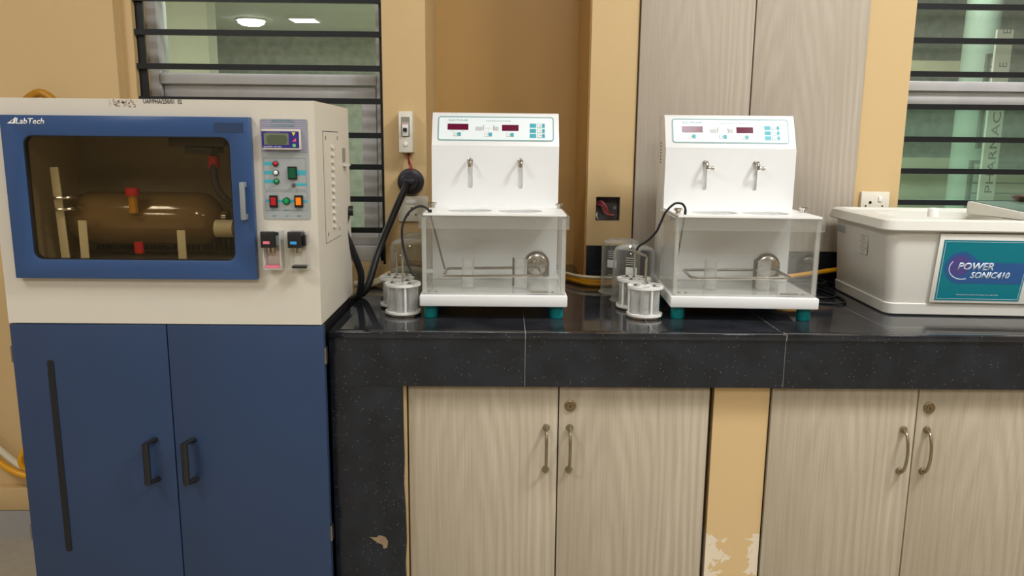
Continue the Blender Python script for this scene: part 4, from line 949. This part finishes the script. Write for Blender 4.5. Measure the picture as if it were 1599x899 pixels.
# front panel recess and label
fr_m = Matrix.Translation((0, .0026, 0)) @ Matrix(((1, 0, 0, 0), (0, -.03, -1, 0), (0, 1, 0, 0), (0, 0, 0, 1)))
def fr(h): return fr_m @ Matrix.Translation((0, 0, h+.0045))
plate('front_panel', [[(.103, .034), (.375, .034), (.362, .196), (.112, .196)]], .002, fr(-.0015), 'bath', t, bev=.0006)
lab = plate('label', [[(.114, .040), (.306, .040), (.322, .182), (.121, .182)]], .0006, fr(.0006), 'bathlabel', t)
lab['label'] = 'teal front label reading POWER SONIC 410'
o1 = [(.1175, .0435), (.303, .0435), (.3185, .1785), (.1245, .1785)]; o2 = [(.1183, .0443), (.3023, .0443), (.3177, .1777), (.1253, .1777)]
plate('label_border', [o1, o2], .0002, fr(.0013), 'bathtext', lab)
cxb, czb, rb = .165, .1175, .037
blob = [(cxb+rb*math.cos(R(a)), czb+rb*math.sin(R(a))) for a in range(62, 271, 8)] + [(.306, czb-rb), (.3125, czb+.012), (.225, czb+.013), (.207, czb+.016), (.196, czb+.023)]
plate('label_swoosh', [blob], .0002, fr(.0013), 'bathblob', lab)
plate('label_glow', [circ(cxb-.004, czb+.004, .024, 30)], .0001, fr(.00145), 'bathpurp', lab)
arc = [(.172+.031*math.cos(R(a))-.003, czb+.026*math.sin(R(a))-.002) for a in range(140, 291, 6)]; arci = [(.172+.0292*math.cos(R(a))-.003, czb+.0238*math.sin(R(a))-.002) for a in range(290, 139, -6)]
plate('label_arc', [arc+arci], .0002, fr(.0016), 'bathtext', lab)
text('lettering', 'POWER', .198, .121, .0170, .082, fr(.0016), 'bathtext', lab, shear=.3, bold=.025)
text('lettering', 'SONIC410', .233, .1005, .0145, .090, fr(.0016), 'bathtext', lab, shear=.3, bold=.03)
text('lettering', 'Manufactured by Ultrasonic Cleaner Co., Ltd. Korea', .21, .054, .0026, .095, fr(.0014), 'bathtext', lab)
# side stickers
SM = Matrix(((0, 0, -1, .0055), (-1, 0, 0, 0), (0, 1, 0, 0), (0, 0, 0, 1)))
side = lambda h: Matrix.Translation((-h, 0, 0)) @ SM
st = plate('rating_sticker', [rr(-.15, .152, .05, .05, .001)], .0004, side(.004), 'bath', t)
b = bmesh.new()
for k in range(9): merge(b, plate_bm([rr(-.15, .172-.005*k, .044-.01*(k % 3), .0016, .0003, 2)], .0002, side(.0045)))
obj('sticker_print', b, 'louver', st)
plate('side_grip', [rr(-.305, .178, .055, .03, .001)], .0006, side(.0035), 'greyp', t)
# wedge console at the right of the deck
b = bmesh.new()
XB, XF = .305, .345                          # left face runs slightly askew: x at the back and at the front
pr_ = [(.045, .2222), (.045, .2375), (.255, .2535), (.262, .2535), (.266, .250), (.266, .2222)]
xl = lambda y: XF+(XB-XF)*(y-.045)/.221
A = [b.verts.new((xl(y), y, z)) for y, z in pr_]; B = [b.verts.new((BW-.02, y, z)) for y, z in pr_]; b.faces.new(A); b.faces.new(B[::-1])
for i in range(len(pr_)): b.faces.new((A[i], A[(i+1) % 6], B[(i+1) % 6], B[i]))
con = obj('console', b, 'bath', t, bev=.0015)
b = bmesh.new(); v = [(xl(.05)+.006, .052, .2384), (BW-.025, .052, .2384), (BW-.025, .256, .2539), (xl(.256)+.006, .256, .2539)]
lo = [b.verts.new(p) for p in v]; hi = [b.verts.new((p[0], p[1], p[2]+.0012)) for p in v]
b.faces.new(lo); b.faces.new(hi[::-1])
for i in range(4): b.faces.new((lo[i], lo[(i+1) % 4], hi[(i+1) % 4], hi[i]))
obj('console_face', b, 'console', con)
# small item on the bath console
q = atY(1594, 308, .44)
t = thing('brown_dish', (q.x+.03, .44, q.z-.006), 'flat brown rimmed dish resting on the console of the ultrasonic bath', 'dish')
b = bmesh.new(); lathe(b, [(.04, -.010), (.046, .0), (.048, .003), (.046, .004), (.038, -.008), (0, -.009)], (q.x+.03, .44, q.z), 28); obj('rim', b, 'brown', t)
